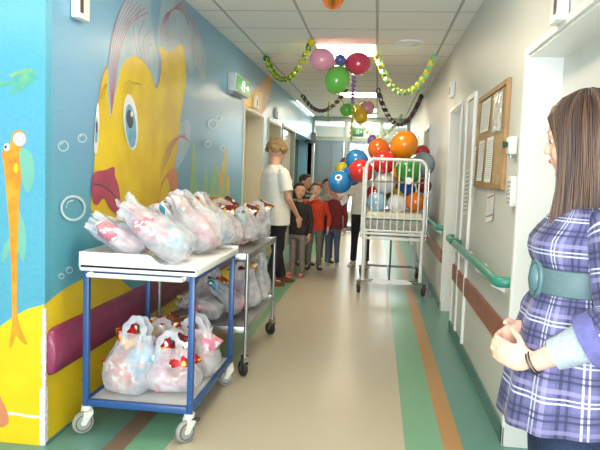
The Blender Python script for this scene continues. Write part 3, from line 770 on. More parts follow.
SX0, SX1, SY0, SY1 = -1.34, -0.775, 3.86, 4.92
t = thing('trolley', 'stainless steel trolley heaped with carrier bags behind the blue one', 'trolley', ((SX0 + SX1) / 2, (SY0 + SY1) / 2, 0))
hx, hy = (SX1 - SX0) / 2, (SY1 - SY0) / 2
for sx in (-1, 1):
    for sy in (-1, 1):
        q = MB(); q.cyl((sx * hx, sy * hy, 0.135), (sx * hx, sy * hy, 0.79), 0.0125, 14); q.build('post', STEEL, t)
for nm, z in (('upper_shelf', 0.765), ('lower_shelf', 0.30)):
    q = MB(); q.box(-hx + 0.0, hx - 0.0, -hy + .0, hy - .0, z, z + 0.012, 0.002)
    for s_ in (-1, 1): q.box(-hx, hx, s_ * hy - 0.004, s_ * hy + 0.004, z - 0.02, z + 0.02, .001); q.box(s_ * hx - 0.004, s_ * hx + 0.004, -hy, hy, z - 0.02, z + 0.02, .001)
    q.build(nm, STEEL, t)
for i, (sx, sy) in enumerate(((-1, -1), (1, -1), (-1, 1), (1, 1))):
    caster(t, sx * hx, sy * hy, 0.137, 0.05, TYREB, CHR, [0.4, 0.7, 0.3, 0.9][i], fork=CHR, w=0.013)

# ------------------------------------------------------------ carrier bags and packets
m, b, g = blank('thin_white_plastic_bag', 0.22)
vec, xyz = g.coord()
n1 = g.noise(vec, 18, 5)
col = g.mix(n1, lin('d4d8e2'), lin('f0f1f5')); m.node_tree.links.new(col, b.inputs['Base Color'])
m.node_tree.links.new(g.m('ADD', 0.16, g.m('MULTIPLY', n1, 0.52)), b.inputs['Alpha'])
bp = m.node_tree.nodes.new('ShaderNodeBump'); bp.inputs['Strength'].default_value = 0.7; bp.inputs['Distance'].default_value = 0.012
m.node_tree.links.new(g.noise(vec, 28, 4, stretch=(1, 1, 0.6)), bp.inputs['Height']); m.node_tree.links.new(bp.outputs[0], b.inputs['Normal'])
BAG = m
PKC = dict(red=('c01f24', 'a8141c'), brown=('6b3420', '8c4a26'), gold=('c89436', 'b4701e'), pink=('dc9aa6', 'cf8094'), blue=('7fb0cc', '9cc4d8'), maroon=('7c2430', '5e1a26'), teal=('2f7f98', '4fa0b4'), orange=('d8703a', 'c85428'))
def packmat(c):
    n = 'packet_foil_' + c
    if n in MATS: return MATS[n]
    m, b, g = blank(n, 0.25); vec, xyz = g.coord()
    a = g.mix(g.m('GREATER_THAN', g.noise(vec, 16, 1), 0.5), lin(PKC[c][0]), lin(PKC[c][1]))
    acc = {'red': 'f0c030', 'brown': 'd8b070', 'gold': '7a3018', 'pink': 'f4e4e4', 'blue': 'e8c0a8', 'maroon': 'e0b040', 'teal': 'd8e4e8', 'orange': 'f4e0c8'}[c]
    a = g.mix(g.m('GREATER_THAN', g.noise(vec, 22, 0), 0.62), a, lin(acc)); a = g.mix(g.m('LESS_THAN', g.noise(vec, 30, 0), 0.33), a, lin('f0eee8'))
    m.node_tree.links.new(a, b.inputs['Base Color']); b.inputs['Metallic'].default_value = 0.15
    return m
def packet(c, d, up, w, h, th, colr, label, group, zmin=None):
    c = Vector(c); d = Vector(d).normalized(); up = Vector(up); x = d.cross(up)
    if x.length < 0.05: x = d.cross(Vector((1, 0.2, 0)))
    x.normalize(); y = x.cross(d); rings = []; n = 14
    sd = random.random() * 50
    for i in range(9):
        t_ = i / 8; k = (math.sin(PI * t_) ** 0.45) if 0 < t_ < 1 else 0.03; wk = 1 - 0.10 * math.sin(PI * t_)
        r = []
        for j in range(n):
            a = 2 * PI * j / n; ca, sa = math.cos(a), math.sin(a)
            p = c + d * (t_ - 0.5) * h + x * math.copysign(abs(ca) ** 0.7, ca) * w / 2 * wk + y * sa * th / 2 * k
            p += Vector((noise.noise(p * 22 + Vector((sd, 0, 0))), noise.noise(p * 22 + Vector((0, sd, 0))), noise.noise(p * 22 + Vector((0, 0, sd))))) * 0.008
            if zmin is not None: p.z = max(p.z, zmin + 0.003)
            r.append(p)
        rings.append(r)
    q = MB(); cc = c.copy()
    if zmin is not None: cc.z = zmin
    q.M = Matrix.Translation(-cc); q.loft(rings)
    o = q.build('snack_packet', packmat(colr), loc=cc, angle=60); return tag(o, label, 'packet', group)
ZT_ = 0.838
def bag(base, mouth, wid, dep, zmin, desc, group, contents, flatup=None, hand=0.11, seed=0, prof=None, cat='carrier bag'):
    """sack lofted from its bottom to its open mouth with two strap handles; contents = colours (mouth ones first)"""
    base = Vector(base); mouth = Vector(mouth); ax = mouth - base; L_ = ax.length; d = ax.normalized()
    up = Vector(flatup) if flatup else Vector((0, 0, 1))
    x = d.cross(up)
    if x.length < 0.1: x = Vector((1, 0, 0)) - d * d.x
    x.normalize(); y = x.cross(d).normalized()
    root = thing('carrier_bag', desc, cat, (base.x, base.y, zmin), group=group); off = Vector(root.location)
    prof = prof or [(-.12, .50), (-.09, .78), (.0, .96), (.15, 1.04), (.32, 1.06), (.5, 1.0), (.64, .92), (.77, .82), (.88, .76), (.97, .70), (1.05, .68), (1.12, .68)]
    n = 40; rings = []
    def wob(p, t_, a):
        s_ = Vector((seed * 3.7, seed * 1.3, 0))
        f = noise.noise(p * 9 + s_) * 0.022 + noise.noise(p * 24 + s_) * 0.010 + noise.noise(p * 55 + s_) * 0.004
        f += 0.010 * t_ * math.sin(a * 7 + seed + 3 * noise.noise(p * 6)) 
        return f
    for t_, k in prof:
        r = []
        for j in range(n):
            a = 2 * PI * j / n; ca, sa = math.cos(a), math.sin(a)
            ux = math.copysign(abs(ca) ** 0.75, ca) * wid * k; uy = math.copysign(abs(sa) ** 0.8, sa) * dep * (k if t_ < .6 else k * 0.8)
            p = base + d * L_ * t_ + x * ux + y * uy
            rad = (x * ux + y * uy).normalized(); p += rad * wob(p, t_, a)
            if p.z < zmin + 0.004: p.z = zmin + 0.004 + 0.002 * random.random()
            r.append(p - off)
        rings.append(r)
    q = MB()
    q.loft(rings, caps=False); q.add(rings[0], [tuple(range(n))])
    q.build('bag_body', BAG, root, angle=75)
    for s_ in (-1, 1):                                # strap handles
        c = mouth + y * s_ * dep * 0.40; w_ = wid * 0.42
        pts = [c - x * w_, c - x * w_ * 0.9 + d * hand * 0.6 + y * s_ * .01, c - x * w_ * 0.3 + d * hand, c + x * w_ * 0.35 + d * hand * 0.95, c + x * w_ * 0.9 + d * hand * 0.5, c + x * w_]
        pts = [Vector((p.x, p.y, max(p.z, zmin + 0.02))) - off for p in pts]
        q = MB(); q.tube(smoothopen(pts, 5), [0.017 + 0.004 * math.sin(i * 1.3 + seed) for i in range(26)], 8, flat=0.22); q.build('bag_handle', BAG, root, angle=80)
    k = 0
    for kind, colr in contents:
        ks = 0.78 if abs(zmin - ZT_) < .001 else 1.0
        if kind == 'm':                               # poking out at the mouth
            c = mouth + d * (-0.012 + 0.02 * (k % 2) - (.035 if ks < 1 else 0)) + x * wid * (0.30 * (-1) ** k) + y * 0.012 * k
            packet(c, d + x * 0.4 * (-1) ** k + y * 0.2, y, 0.115 * ks, 0.15 * ks, 0.05 * ks, colr, '%s packet in mouth of %s' % (colr, desc), 'snack packets', zmin=zmin)
        else:
            tt = 0.28 + 0.30 * (k % 2); c = base + d * L_ * tt + x * wid * 0.34 * (-1) ** k
            packet(c, d * 0.8 + x * 0.5 * (-1) ** k, y, 0.15, 0.19, dep * 1.35, colr, '%s packet inside %s' % (colr, desc), 'snack packets', zmin=zmin)
        k += 1
ZT = 0.838; g1 = 'carrier bags on the white tray'; g2 = 'carrier bags on the blue trolley shelf'; g3 = 'carrier bags on the steel trolley top'; g4 = 'carrier bags on the steel trolley shelf'
bag((-1.15, 3.02, .905), (-1.36, 2.99, 1.02), .10, .07, ZT, 'carrier bag lying at the front left corner of the tray', g1, [('m', 'maroon'), ('i', 'pink'), ('i', 'red')], seed=1, hand=.03)
bag((-0.93, 3.02, .91), (-1.20, 3.02, 1.075), .13, .085, ZT, 'big carrier bag slumped at the centre front of the tray', g1, [('m', 'red'), ('i', 'pink'), ('i', 'blue')], seed=2, hand=.03)
bag((-1.12, 3.20, .91), (-1.27, 3.16, 1.10), .09, .07, ZT, 'carrier bag with raised handles behind the front left bag', g1, [('m', 'gold'), ('i', 'pink')], seed=3, hand=.05)
bag((-1.02, 3.33, .91), (-1.14, 3.36, 1.08), .085, .06, ZT, 'carrier bag half hidden behind the big centre bag', g1, [('m', 'red'), ('m', 'teal')], seed=4, hand=.02)
bag((-0.89, 3.34, .905), (-1.06, 3.38, 1.135), .125, .085, ZT, 'tall carrier bag leaning left at the right of the tray', g1, [('m', 'maroon'), ('m', 'orange'), ('i', 'pink')], seed=5, hand=.03)
bag((-0.87, 3.58, .905), (-1.02, 3.60, 1.12), .125, .085, ZT, 'tall carrier bag at the rear right corner of the tray', g1, [('m', 'brown'), ('m', 'gold'), ('i', 'blue')], seed=6, hand=.03)
bag((-1.18, 3.52, .91), (-1.22, 3.55, 1.07), .11, .08, ZT, 'carrier bag at the rear left of the tray', g1, [('m', 'brown')], seed=7, hand=.02)
ZS = 0.166
bag((-1.20, 3.00, ZS + .03), (-1.18, 3.05, .43), .125, .095, ZS, 'tall-handled carrier bag at the left of the blue shelf', g2, [('m', 'red'), ('i', 'blue'), ('i', 'orange')], seed=8, hand=.10, flatup=(0, 1, 0))
bag((-0.99, 3.06, ZS + .03), (-1.00, 3.08, .37), .14, .105, ZS, 'fat carrier bag at the front centre of the blue shelf', g2, [('m', 'red'), ('m', 'maroon'), ('i', 'pink'), ('i', 'red')], seed=9, hand=.09, flatup=(0, 1, 0))
bag((-0.94, 3.33, ZS + .03), (-0.95, 3.34, .41), .13, .10, ZS, 'carrier bag behind the right post on the blue shelf', g2, [('m', 'red'), ('i', 'pink'), ('i', 'gold')], seed=10, hand=.08, flatup=(0, 1, 0))
bag((-1.17, 3.38, ZS + .03), (-1.15, 3.40, .40), .11, .09, ZS, 'carrier bag at the back left of the blue shelf', g2, [('m', 'red'), ('m', 'brown'), ('i', 'pink')], seed=11, hand=.05, flatup=(0, 1, 0))
bag((-1.04, 3.58, ZS + .03), (-1.02, 3.58, .37), .11, .075, ZS, 'carrier bag at the rear of the blue shelf', g2, [('m', 'maroon')], seed=12, hand=.05, flatup=(0, 1, 0))
ZU = 0.777
bag((-1.20, 4.10, ZU + .05), (-1.16, 4.12, 1.02), .12, .10, ZU, 'carrier bag at the front left of the steel trolley top', g3, [('m', 'brown'), ('m', 'gold'), ('m', 'maroon')], seed=13, hand=.04, flatup=(0, 1, 0))
bag((-0.94, 4.05, ZU + .05), (-1.0, 4.08, .98), .12, .09, ZU, 'carrier bag at the front right of the steel trolley top', g3, [('m', 'brown'), ('m', 'maroon'), ('i', 'pink')], seed=14, hand=.04, flatup=(0, 1, 0))
bag((-1.15, 4.45, ZU + .05), (-1.10, 4.45, 1.03), .13, .10, ZU, 'carrier bag in the middle left of the steel trolley top', g3, [('m', 'gold'), ('m', 'brown')], seed=15, hand=.05, flatup=(0, 1, 0))
bag((-0.91, 4.35, ZU + .05), (-0.92, 4.38, .98), .11, .09, ZU, 'carrier bag showing a blue packet on the steel trolley top', g3, [('m', 'teal'), ('m', 'brown'), ('i', 'pink')], seed=16, hand=.05, flatup=(0, 1, 0))
bag((-0.90, 4.68, ZU + .05), (-0.88, 4.70, 1.00), .11, .10, ZU, 'carrier bag at the far right of the steel trolley top', g3, [('m', 'orange'), ('m', 'brown'), ('i', 'maroon')], seed=17, hand=.06, flatup=(0, 1, 0))
bag((-1.17, 4.76, ZU + .05), (-1.15, 4.76, 1.00), .11, .09, ZU, 'carrier bag at the far left of the steel trolley top', g3, [('m', 'maroon')], seed=18, hand=.06, flatup=(0, 1, 0))
ZL = 0.312
bag((-0.99, 4.00, .375), (-1.20, 3.99, .43), .08, .062, ZL, 'carrier bag lying flat at the front of the steel shelf', g4, [('m', 'maroon'), ('i', 'pink')], seed=19, hand=.05)
bag((-0.88, 4.18, .38), (-1.05, 4.20, .50), .09, .065, ZL, 'carrier bag tilted behind the flat one on the steel shelf', g4, [('m', 'brown'), ('m', 'teal'), ('i', 'red')], seed=20, hand=.06)
bag((-0.90, 4.45, .34), (-0.93, 4.47, .56), .12, .09, ZL, 'carrier bag standing at the middle of the steel shelf', g4, [('m', 'maroon'), ('m', 'gold'), ('i', 'pink')], seed=21, hand=.07, flatup=(0, 1, 0))
bag((-0.88, 4.72, .35), (-0.88, 4.74, .60), .11, .10, ZL, 'large pale carrier bag at the far end of the steel shelf', g4, [('i', 'pink')], seed=22, hand=.08, flatup=(0, 1, 0))
bag((-1.16, 4.40, .35), (-1.16, 4.42, .54), .11, .10, ZL, 'carrier bag at the back left of the steel shelf', g4, [('m', 'gold'), ('i', 'orange')], seed=23, hand=.06, flatup=(0, 1, 0))

# ------------------------------------------------------------ hospital cot
WM = mat('white_enamel_tube', 'e8eae8', 0.28, var=0.02, scale=6, coat=0.2)
CX0, CX1, CY0, CY1 = -0.15, 0.56, 6.9, 8.1
ct = thing('hospital_cot', 'white barred hospital cot on wheels filled with balloons', 'cot', ((CX0 + CX1) / 2, (CY0 + CY1) / 2, 0))
hx, hy = (CX1 - CX0) / 2, (CY1 - CY0) / 2; ht = 1.47
def endpanel(nm, y):
    q = MB(); z0 = 0.70; w = hx - 0.035; r = 0.09
    arch = [(-w, y, z0)] + [(-w, y, ht - r)] + [(-w + r * (1 - math.cos(a)), y, ht - r + r * math.sin(a)) for a in (0.4, 0.8, 1.2, PI / 2)] + [(w - r * (1 - math.cos(a)), y, ht - r + r * math.sin(a)) for a in (PI / 2, 1.2, 0.8, 0.4)] + [(w, y, ht - r), (w, y, z0)]
    q.tube(arch, 0.017, 10)
    q.cyl((-w, y, 0.84), (w, y, 0.84), 0.010, 8); q.cyl((-w, y, z0), (w, y, z0), 0.011, 8)
    for k in range(1, 9):
        xx = -w + 2 * w * k / 9; q.cyl((xx, y, z0), (xx, y, ht - 0.002), 0.0078, 8)
    q.build(nm, WM, ct)
endpanel('head_panel', -hy + 0.02); endpanel('foot_panel', hy - 0.02)
q = MB(); q.cyl((-hx + .04, -hy + .02, 1.23), (hx - .04, -hy + .02, 1.23), 0.009, 8); q.build('cross_bar', CHR, ct)
for s_ in (-1, 1):
    q = MB(); xx = s_ * (hx - 0.012)
    q.cyl((xx, -hy + 0.06, 1.30), (xx, hy - 0.06, 1.30), 0.009, 8); q.cyl((xx, -hy + 0.06, 0.86), (xx, hy - 0.06, 0.86), 0.009, 8)
    for k in range(15): yy = -hy + 0.06 + (2 * hy - 0.12) * k / 14; q.cyl((xx, yy, 0.86), (xx, yy, 1.30), 0.005, 6)
    q.build('side_rail', WM, ct)
    for sy in (-1, 1):
        q = MB(); q.cyl((s_ * (hx - .008), sy * (hy - .02), 0.62), (s_ * (hx - .008), sy * (hy - .02), 1.36), 0.010, 10); q.ell((s_ * (hx - .008), sy * (hy - .02), 1.365), 0.015)
        q.build('slide_post', CHR if s_ == 1 else WM, ct)
        q = MB(); q.tube([(s_ * (hx - 0.045), sy * (hy - .02), 0.72), (s_ * (hx - 0.045), sy * (hy - .02), 0.15)], 0.02, 10); q.build('leg', WM, ct)
q = MB()
for sy in (-1, 1):
    q.box(-hx, hx, sy * (hy - .02) - 0.014, sy * (hy - .02) + 0.014, 0.655, 0.675, .003); q.box(-hx + .02, hx - .02, sy * (hy - .02) - 0.010, sy * (hy - .02) + 0.010, 0.60, 0.628, .003)
for s_ in (-1, 1): q.box(s_ * (hx - .03) - 0.012, s_ * (hx - .03) + 0.012, -hy + .03, hy - .03, 0.655, 0.69, .003)
q.box(-hx + .04, hx - .04, -hy + .04, hy - .04, 0.685, 0.70)
q.build('bed_frame', WM, ct)
q = MB()
for sy in (-1, 1): q.cyl((-hx + .045, sy * (hy - .02), 0.645), (hx - .045, sy * (hy - .02), 0.645), 0.006, 8)
for sy in (-1, 1): q.tube([(-hx + .0, sy * (hy - .02), 0.150), (hx - .0, sy * (hy - .02), 0.150)], 0.014, 10)
q.cyl((-0.02, -hy + .02, 0.15), (-0.02, -hy + .02, 0.61), 0.010, 8); q.cyl((-0.02, -hy + .02, 0.15), (-0.02, hy - .02, 0.15), 0.010, 8)
q.build('undercarriage', mat('dark_steel', '7a7c7a', 0.35, 0.8), ct)
q = MB(); q.loft([[(x_, -hy - 0.012, z_), (x_, -hy - 0.004, z_), (x_, -hy - 0.004, z2), (x_, -hy - 0.012, z2)] for x_, z_, z2 in ((-0.21, .135, .15), (-0.17, .125, .175), (-0.06, .125, .178), (-0.03, .135, .165), (0.0, .135, .165), (0.03, .125, .178), (0.17, .125, .175), (0.22, .135, .15))])
q.build('foot_brake_plate', WM, ct)
for s_ in (-1, 1):
    for sy in (-1, 1): caster(ct, s_ * (hx - .0), sy * (hy - .02), 0.145, 0.045, mat('dark_rubber', '3a3c3c', 0.5), mat('grey_wheel', '8a8c8c', .4), 0.3 * s_, fork=mat('dark_steel', '7a7c7a'), w=0.012)
# brand-free round badge on the head panel
q = MB(); q.lathe([(0.0, -.004), (0.035, -.004), (0.038, 0), (0.0, 0.0)], 20, Matrix.Rotation(PI / 2, 3, 'X'), (0.135, -hy - 0.004, 1.25)); q.build('round_badge', WHT, ct)
q = MB(); q.lathe([(0.0, -.006), (0.018, -.006), (0.018, -.003)], 16, Matrix.Rotation(PI / 2, 3, 'X'), (0.135, -hy - 0.006, 1.25)); q.build('badge_mark', mat('dark_brown_mark', '5a4038', 0.5), ct)
# mattress and blanket
q = MB(); q.box(CX0 + .045, CX1 - .045, CY0 + .055, CY1 - .055, 0.702, 0.82, 0.025); tag(q.build('mattress', mat('mattress_patterned_cover', 'b9b4a4', 0.8, hex2='8f9c98', scale=30)), 'patterned grey mattress in the white cot', 'mattress')
q = MB(); q.box(CX0 + .05, CX1 - .05, CY0 + .05, CY1 - .4, 0.822, 0.90, 0.03); tag(q.build('folded_blanket', mat('cream_blanket', 'e4dfc8', 0.85, bump=0.3, scale=50)), 'folded cream blanket lying on the cot mattress', 'blanket')

# ------------------------------------------------------------ balloons
def bmat(h): return mat('balloon_latex_' + h, h, 0.16, var=0.03, scale=3, coat=0.6, sss=0.15)
def balloon(c, r, h, label, group, kx=(0, 0, -1), squash=1.12, logo=None):
    c = Vector(c); d = Vector(kx).normalized()      # d points to the knot
    t = thing('balloon', label, 'balloon', c, group=group)
    R = d.to_track_quat('Z', 'Y').to_matrix()
    prof = [(0.001, -r * squash)]
    for i in range(1, 16):
        a = PI * i / 16; z = -math.cos(a); rr = math.sin(a)
        if z > 0: rr *= (1 - 0.10 * z * z); z *= 1.13
        prof.append((rr * r, z * r * squash if z < 0 else z * r * 1.12))
    prof.append((r * 0.07, r * 1.27))
    q = MB(); q.lathe(prof, 28, R); q.build('latex_body', bmat(h), t, angle=80)
    q = MB(); q.lathe([(r * .06, r * 1.25), (r * 0.085, r * 1.29), (r * 0.05, r * 1.31), (r * 0.13, r * 1.38), (r * 0.11, r * 1.385)], 12, R); q.build('knot', bmat(h), t)
    if logo:
        # printed patch hugging the balloon, facing the given way
        dv = Vector(logo).normalized(); x_ = dv.cross(Vector((0, 0, 1))).normalized(); y_ = x_.cross(dv)
        for nm, rad, mm, lift in (('printed_patch', 0.30, mat('white_balloon_print', 'eceeee', 0.4), 1.006), ('printed_mark', 0.17, mat('dark_balloon_print', '4a4040', 0.4), 1.012)):
            vs = []; fs = []
            for i in range(5):
                for k in range(16):
                    a = 2 * PI * k / 16; v = (dv + (x_ * math.cos(a) + y_ * math.sin(a)) * rad * i / 4).normalized()
                    zc = v.dot(d); s2 = squash if zc < 0 else 1.12 * 1.13
                    pr = math.sqrt(max(0, 1 - zc * zc)); vv = (v - d * zc) * (1 if zc < 0 else (1 - 0.1 * zc * zc)) + d * zc * s2
                    vs.append(vv * r * lift)
            for i in range(4):
                for k in range(16): fs.append((i * 16 + k, i * 16 + (k + 1) % 16, (i + 1) * 16 + (k + 1) % 16, (i + 1) * 16 + k))
            q = MB(); q.add(vs, fs); q.build(nm, mm, t)
    return t
gb = 'balloons heaped in and beside the cot'
def bp_(px, py, Y, rp, h, label, **k):
    c = onY(px, py, Y); return balloon(c, rp * Y / FPX, h, label, gb, **k)
bp_(404, 145, 7.28, 13.2, 'f08a14', 'largest orange balloon at the top right of the heap', kx=(-.4, 0.5, -.8))
bp_(379, 150, 7.62, 11, 'e87422', 'smaller orange balloon at the top middle of the heap', kx=(.3, 0.6, -.7))
bp_(384, 162.5, 7.12, 11.5, 'd8282c', 'red balloon in the centre of the heap just above the cot rail', kx=(.2, .9, -.4))
bp_(361, 171, 7.22, 11.4, 'dc3434', 'red balloon overflowing at the left corner of the cot', kx=(.8, .6, -.2))
bp_(340, 182, 7.30, 11.5, '2888d0', 'bright blue balloon farthest left beside the cot', kx=(.6, .8, .1), logo=(-.05, -1, .45))
bp_(357, 160.5, 7.58, 11.0, '3288cc', 'blue balloon behind the left red one', kx=(.6, .6, -.5))
bp_(351, 176, 7.55, 10.0, '2470c0', 'deep blue balloon squeezed between the left blue and red ones', kx=(.6, .8, 0))
bp_(342.5, 169, 7.85, 6.8, 'd0cc30', 'yellow balloon peeking out behind the left blue ones', kx=(.5, .8, -.3))
bp_(345.5, 162, 8.12, 5.0, '6a4a3a', 'small dark brown balloon at the left edge of the heap', kx=(.5, .8, -.3))
bp_(372.5, 140.5, 7.75, 5.0, '7a5aa8', 'small purple balloon topmost in the heap', kx=(0, .6, -.8))
bp_(409, 171, 7.10, 13, '3c9c38', 'green balloon behind the cot bars', kx=(0, 1, -.4))
bp_(422, 165, 7.45, 12.0, '8fa8b4', 'grey blue balloon against the right wall side of the cot', kx=(-.5, .6, -.6))
bp_(422, 153, 7.88, 7.5, 'a83038', 'dark red balloon behind the grey blue one', kx=(-.3, .8, -.4))
bp_(385, 183, 7.15, 11.0, 'd8dade', 'pale white balloon behind the cot bars, above the light blue one', kx=(0, 1, -.1))
bp_(377, 202, 7.13, 10.4, '9cc4de', 'light blue balloon low at the left in the cot', kx=(.3, 1, 0))
bp_(397, 204, 7.08, 9.9, 'e2e2e6', 'white balloon low at the centre in the cot', kx=(0, 1, 0))
bp_(415, 202, 7.08, 9.6, 'e07a22', 'orange balloon low at the right in the cot', kx=(-.3, 1, 0))
bp_(406, 190, 7.38, 9.5, '2c64b4', 'dark blue balloon under the green one', kx=(0, 1, 0))
bp_(424, 186, 7.40, 7.2, 'b03038', 'dark red balloon wedged at the right side of the cot', kx=(-.4, .9, 0))
for i, (x_, y_, z_, r_, h, l) in enumerate([(.0, 7.42, 1.06, .13, 'd8282c', 'red'), (.28, 7.40, 1.06, .12, 'e8d030', 'yellow'), (.05, 7.72, 1.06, .13, '3c9c38', 'green'), (.34, 7.72, 1.06, .13, '2c64b4', 'blue'), (.18, 7.58, 1.28, .13, 'f08a14', 'orange'), (.34, 7.84, 1.30, .11, 'e08aa0', 'pink'), (.05, 7.84, 1.32, .12, '9cc4de', 'sky blue')]):
    balloon((x_, y_, z_), r_, h, '%s balloon deep inside the heap in the cot' % l, gb, kx=(0, 1, -.3))
# strings tying the overflowing ones to the cot
def string(a, b_, label):
    a = Vector(a); b_ = Vector(b_); q = MB(); mid = (a + b_) / 2 - Vector((0, 0, 0.03)); q.tube(smoothopen([a, mid, b_], 6), 0.0015, 5)
    return tag(q.build('balloon_string', mat('white_string', 'dcdcd4', 0.7)), label, 'string')
c = onY(340, 182, 7.30); string(c + Vector((.08, .12, .0)), (CX0 + .012, 7.35, 1.30), 'white string tying the left blue balloon to the cot')

c = onY(342.5, 169, 7.85); string(c + Vector((.05, .07, -.03)), (CX0 + .012, 7.9, 1.30), 'white string tying the yellow balloon to the cot')
c = onY(345.5, 162, 8.12); string(c + Vector((.04, .05, -.03)), (CX0 + .012, 8.03, 1.30), 'white string tying the small dark brown balloon to the cot')
# ceiling clusters
gc = 'balloon bunch hanging from the ceiling, near'; gc2 = 'small balloon bunch hanging farther down'
def cb(px, py, Y, rp, h, label, grp, kx): c = onY(px, py, Y); balloon(c, rp * Y / FPX, h, label, grp, kx=kx, squash=1.1); return c
kc = onY(345, 66, 6.0)
cb(322, 59.5, 6.0, 11.2, 'e89cb0', 'pale pink balloon in the ceiling bunch', gc, (1, 0, -.25))
cb(340.5, 60, 5.93, 5.4, '4c5a9c', 'small blue balloon in the middle of the ceiling bunch', gc, (.2, .9, -.6))
cb(358.5, 63.5, 6.0, 11.0, 'c83858', 'crimson balloon in the ceiling bunch', gc, (-1, 0, .1))
cb(337, 80.5, 6.02, 12.2, '6cc04c', 'light green balloon lowest in the ceiling bunch', gc, (.4, 0, 1))
cb(347, 110, 9.0, 6.4, '5cb848', 'green balloon in the small far bunch', gc2, (1, 0, 0))
cb(361, 116, 8.95, 7.0, 'e4bc28', 'yellow balloon lowest in the small far bunch', gc2, (0, 0, 1))
cb(358, 107.5, 8.85, 3.0, 'e8c83c', 'tiny yellow balloon at the centre of the small far bunch', gc2, (0, 0, 1))
cb(367, 108, 9.05, 6.8, 'dc9aa8', 'dull pink balloon in the small far bunch', gc2, (-1, 0, 0))
def hang(pa, zb, label, n='hanging_string'):
    q = MB(); q.tube([(pa[0], pa[1], CEIL), (pa[0] + .003, pa[1], (CEIL + zb) / 2), (pa[0], pa[1], zb)], 0.0018, 5); tag(q.build(n, mat('white_string', 'dcdcd4', 0.7)), label, 'string')
p = onY(340.5, 60, 6.0); hang((p.x, 6.02), p.z + .0, 'white string holding the ceiling balloon bunch')
p = onY(358, 107, 9.0); hang((p.x, 9.0), p.z - .05, 'white string holding the small far balloon bunch')
# paper garlands
def pmat(h): return mat('crepe_paper_' + h, h, 0.6, var=0.12, scale=25)
def garland(a, b_, sag, cols, label, n=26, w=0.075, group='paper garlands under the ceiling'):
    a, b_ = Vector(a), Vector(b_); q = MB(); pts = []
    for i in range(n + 1):
        t_ = i / n; pts.append(a.lerp(b_, t_) - Vector((0, 0, sag * 4 * t_ * (1 - t_))))
    d = (b_ - a).normalized()
    for i in range(n):
        p, p2 = pts[i], pts[i + 1]; e = (p2 - p); ed = e.normalized(); nrm = Vector((0, -1, 0)) if i % 2 else Vector((0.25, -0.9, 0.3))
        sd = ed.cross(nrm).normalized(); q.mat = i % len(cols); M_ = 8
        # each link: a small folded loop of paper
        ang = 0.9 * (1 if i % 2 else -1); x_ = sd * math.cos(ang) + nrm * math.sin(ang); vs = []
        for k in range(M_):
            th_ = 2 * PI * k / M_; c = (p + p2) / 2 + ed * math.cos(th_) * e.length * 0.62 + x_ * math.sin(th_) * w * 0.42
            wd = ed.cross(x_).normalized() * w * 0.30
            vs += [c + wd, c - wd, c - wd * 0.9 + (c - (p + p2) / 2) * 0.08, c + wd * 0.9 + (c - (p + p2) / 2) * 0.08]
        fs = []
        for k in range(M_):
            k2 = (k + 1) % M_
            for j in range(4): j2 = (j + 1) % 4; fs.append((k * 4 + j, k * 4 + j2, k2 * 4 + j2, k2 * 4 + j))
        q.add(vs, fs)
    o = q.build('paper_garland', [pmat(c) for c in cols], angle=40); return tag(o, label, 'garland', group)
Cz = CEIL - 0.012
garland((-1.25, 6.9, Cz), (-0.66, 6.0, Cz - 0.0), 0.30, ['2f7038', 'c8c828'], 'dark green and yellow paper garland on the left of the balloon bunch')
garland((-0.06, 6.7, Cz), (0.53, 6.7, Cz), 0.38, ['d8d23c', 'a4d8b0'], 'yellow and pale green paper garland on the right under the ceiling', n=28)
garland((-1.25, 10.3, Cz), (-0.50, 9.4, Cz), 0.28, ['4a3c34', '6a5a40'], 'dark brown paper garland far left under the ceiling', n=24)
garland((-0.05, 9.3, Cz), (0.62, 9.9, Cz), 0.48, ['4a3a4c', '6c5468', '3a3034'], 'dark purple paper garland far right under the ceiling', n=30)
garland((-0.52, 13.2, Cz), (0.45, 13.2, Cz), 0.45, ['9ab098', 'b8c8a8'], 'faint grey green garland farthest down the corridor', n=26)
# crinkled hanging streamers
def streamer(px, py0, py1, Y, wpx, cols, label):
    a = onY(px, py0, Y); b_ = onY(px, py1, Y); n = 26; q = MB(); w = wpx * Y / FPX; tf = CEIL
    for i in range(n):
        z0 = a.z + (b_.z - a.z) * i / n; z1 = a.z + (b_.z - a.z) * (i + 1) / n; an = i * 0.9; ww = w * (0.6 + 0.5 * abs(noise.noise(Vector((i * 0.7, px, 0)))) * 2)
        an2 = (i + 1) * 0.9; q.mat = i % len(cols)
        def P(z, an, s_): return Vector((a.x + math.cos(an) * ww / 2 * s_, Y + math.sin(an) * ww / 2 * s_, z))
        def T(z, an, s_, t_): return P(z, an, s_) + Vector((-math.sin(an), math.cos(an), 0)) * 0.002 * t_
        q.add([T(z0, an, -1, 0), T(z0, an, 1, 0), T(z1, an2, 1, 0), T(z1, an2, -1, 0), T(z0, an, -1, 1), T(z0, an, 1, 1), T(z1, an2, 1, 1), T(z1, an2, -1, 1)],
              [(0, 1, 2, 3), (7, 6, 5, 4), (0, 4, 5, 1), (1, 5, 6, 2), (2, 6, 7, 3), (3, 7, 4, 0)])
    q.mat = 0; q.tube([(a.x, Y, CEIL), (a.x, Y, a.z)], 0.0015, 5)
    return tag(q.build('paper_streamer', [pmat(c) for c in cols], smooth=False), label, 'streamer', 'paper streamers')
streamer(353.5, 74, 104, 6.15, 7, ['9a80b8', '8a70aa'], 'crinkled lilac streamer hanging below the crimson balloon')
streamer(353, 98, 141, 8.7, 4.5, ['a8c840', 'd8d040'], 'long yellow green streamer hanging beside the small bunch')
streamer(329, 100, 122, 10.2, 3, ['8a9448', '5c5a3c'], 'thin olive streamer near the dark left garland')
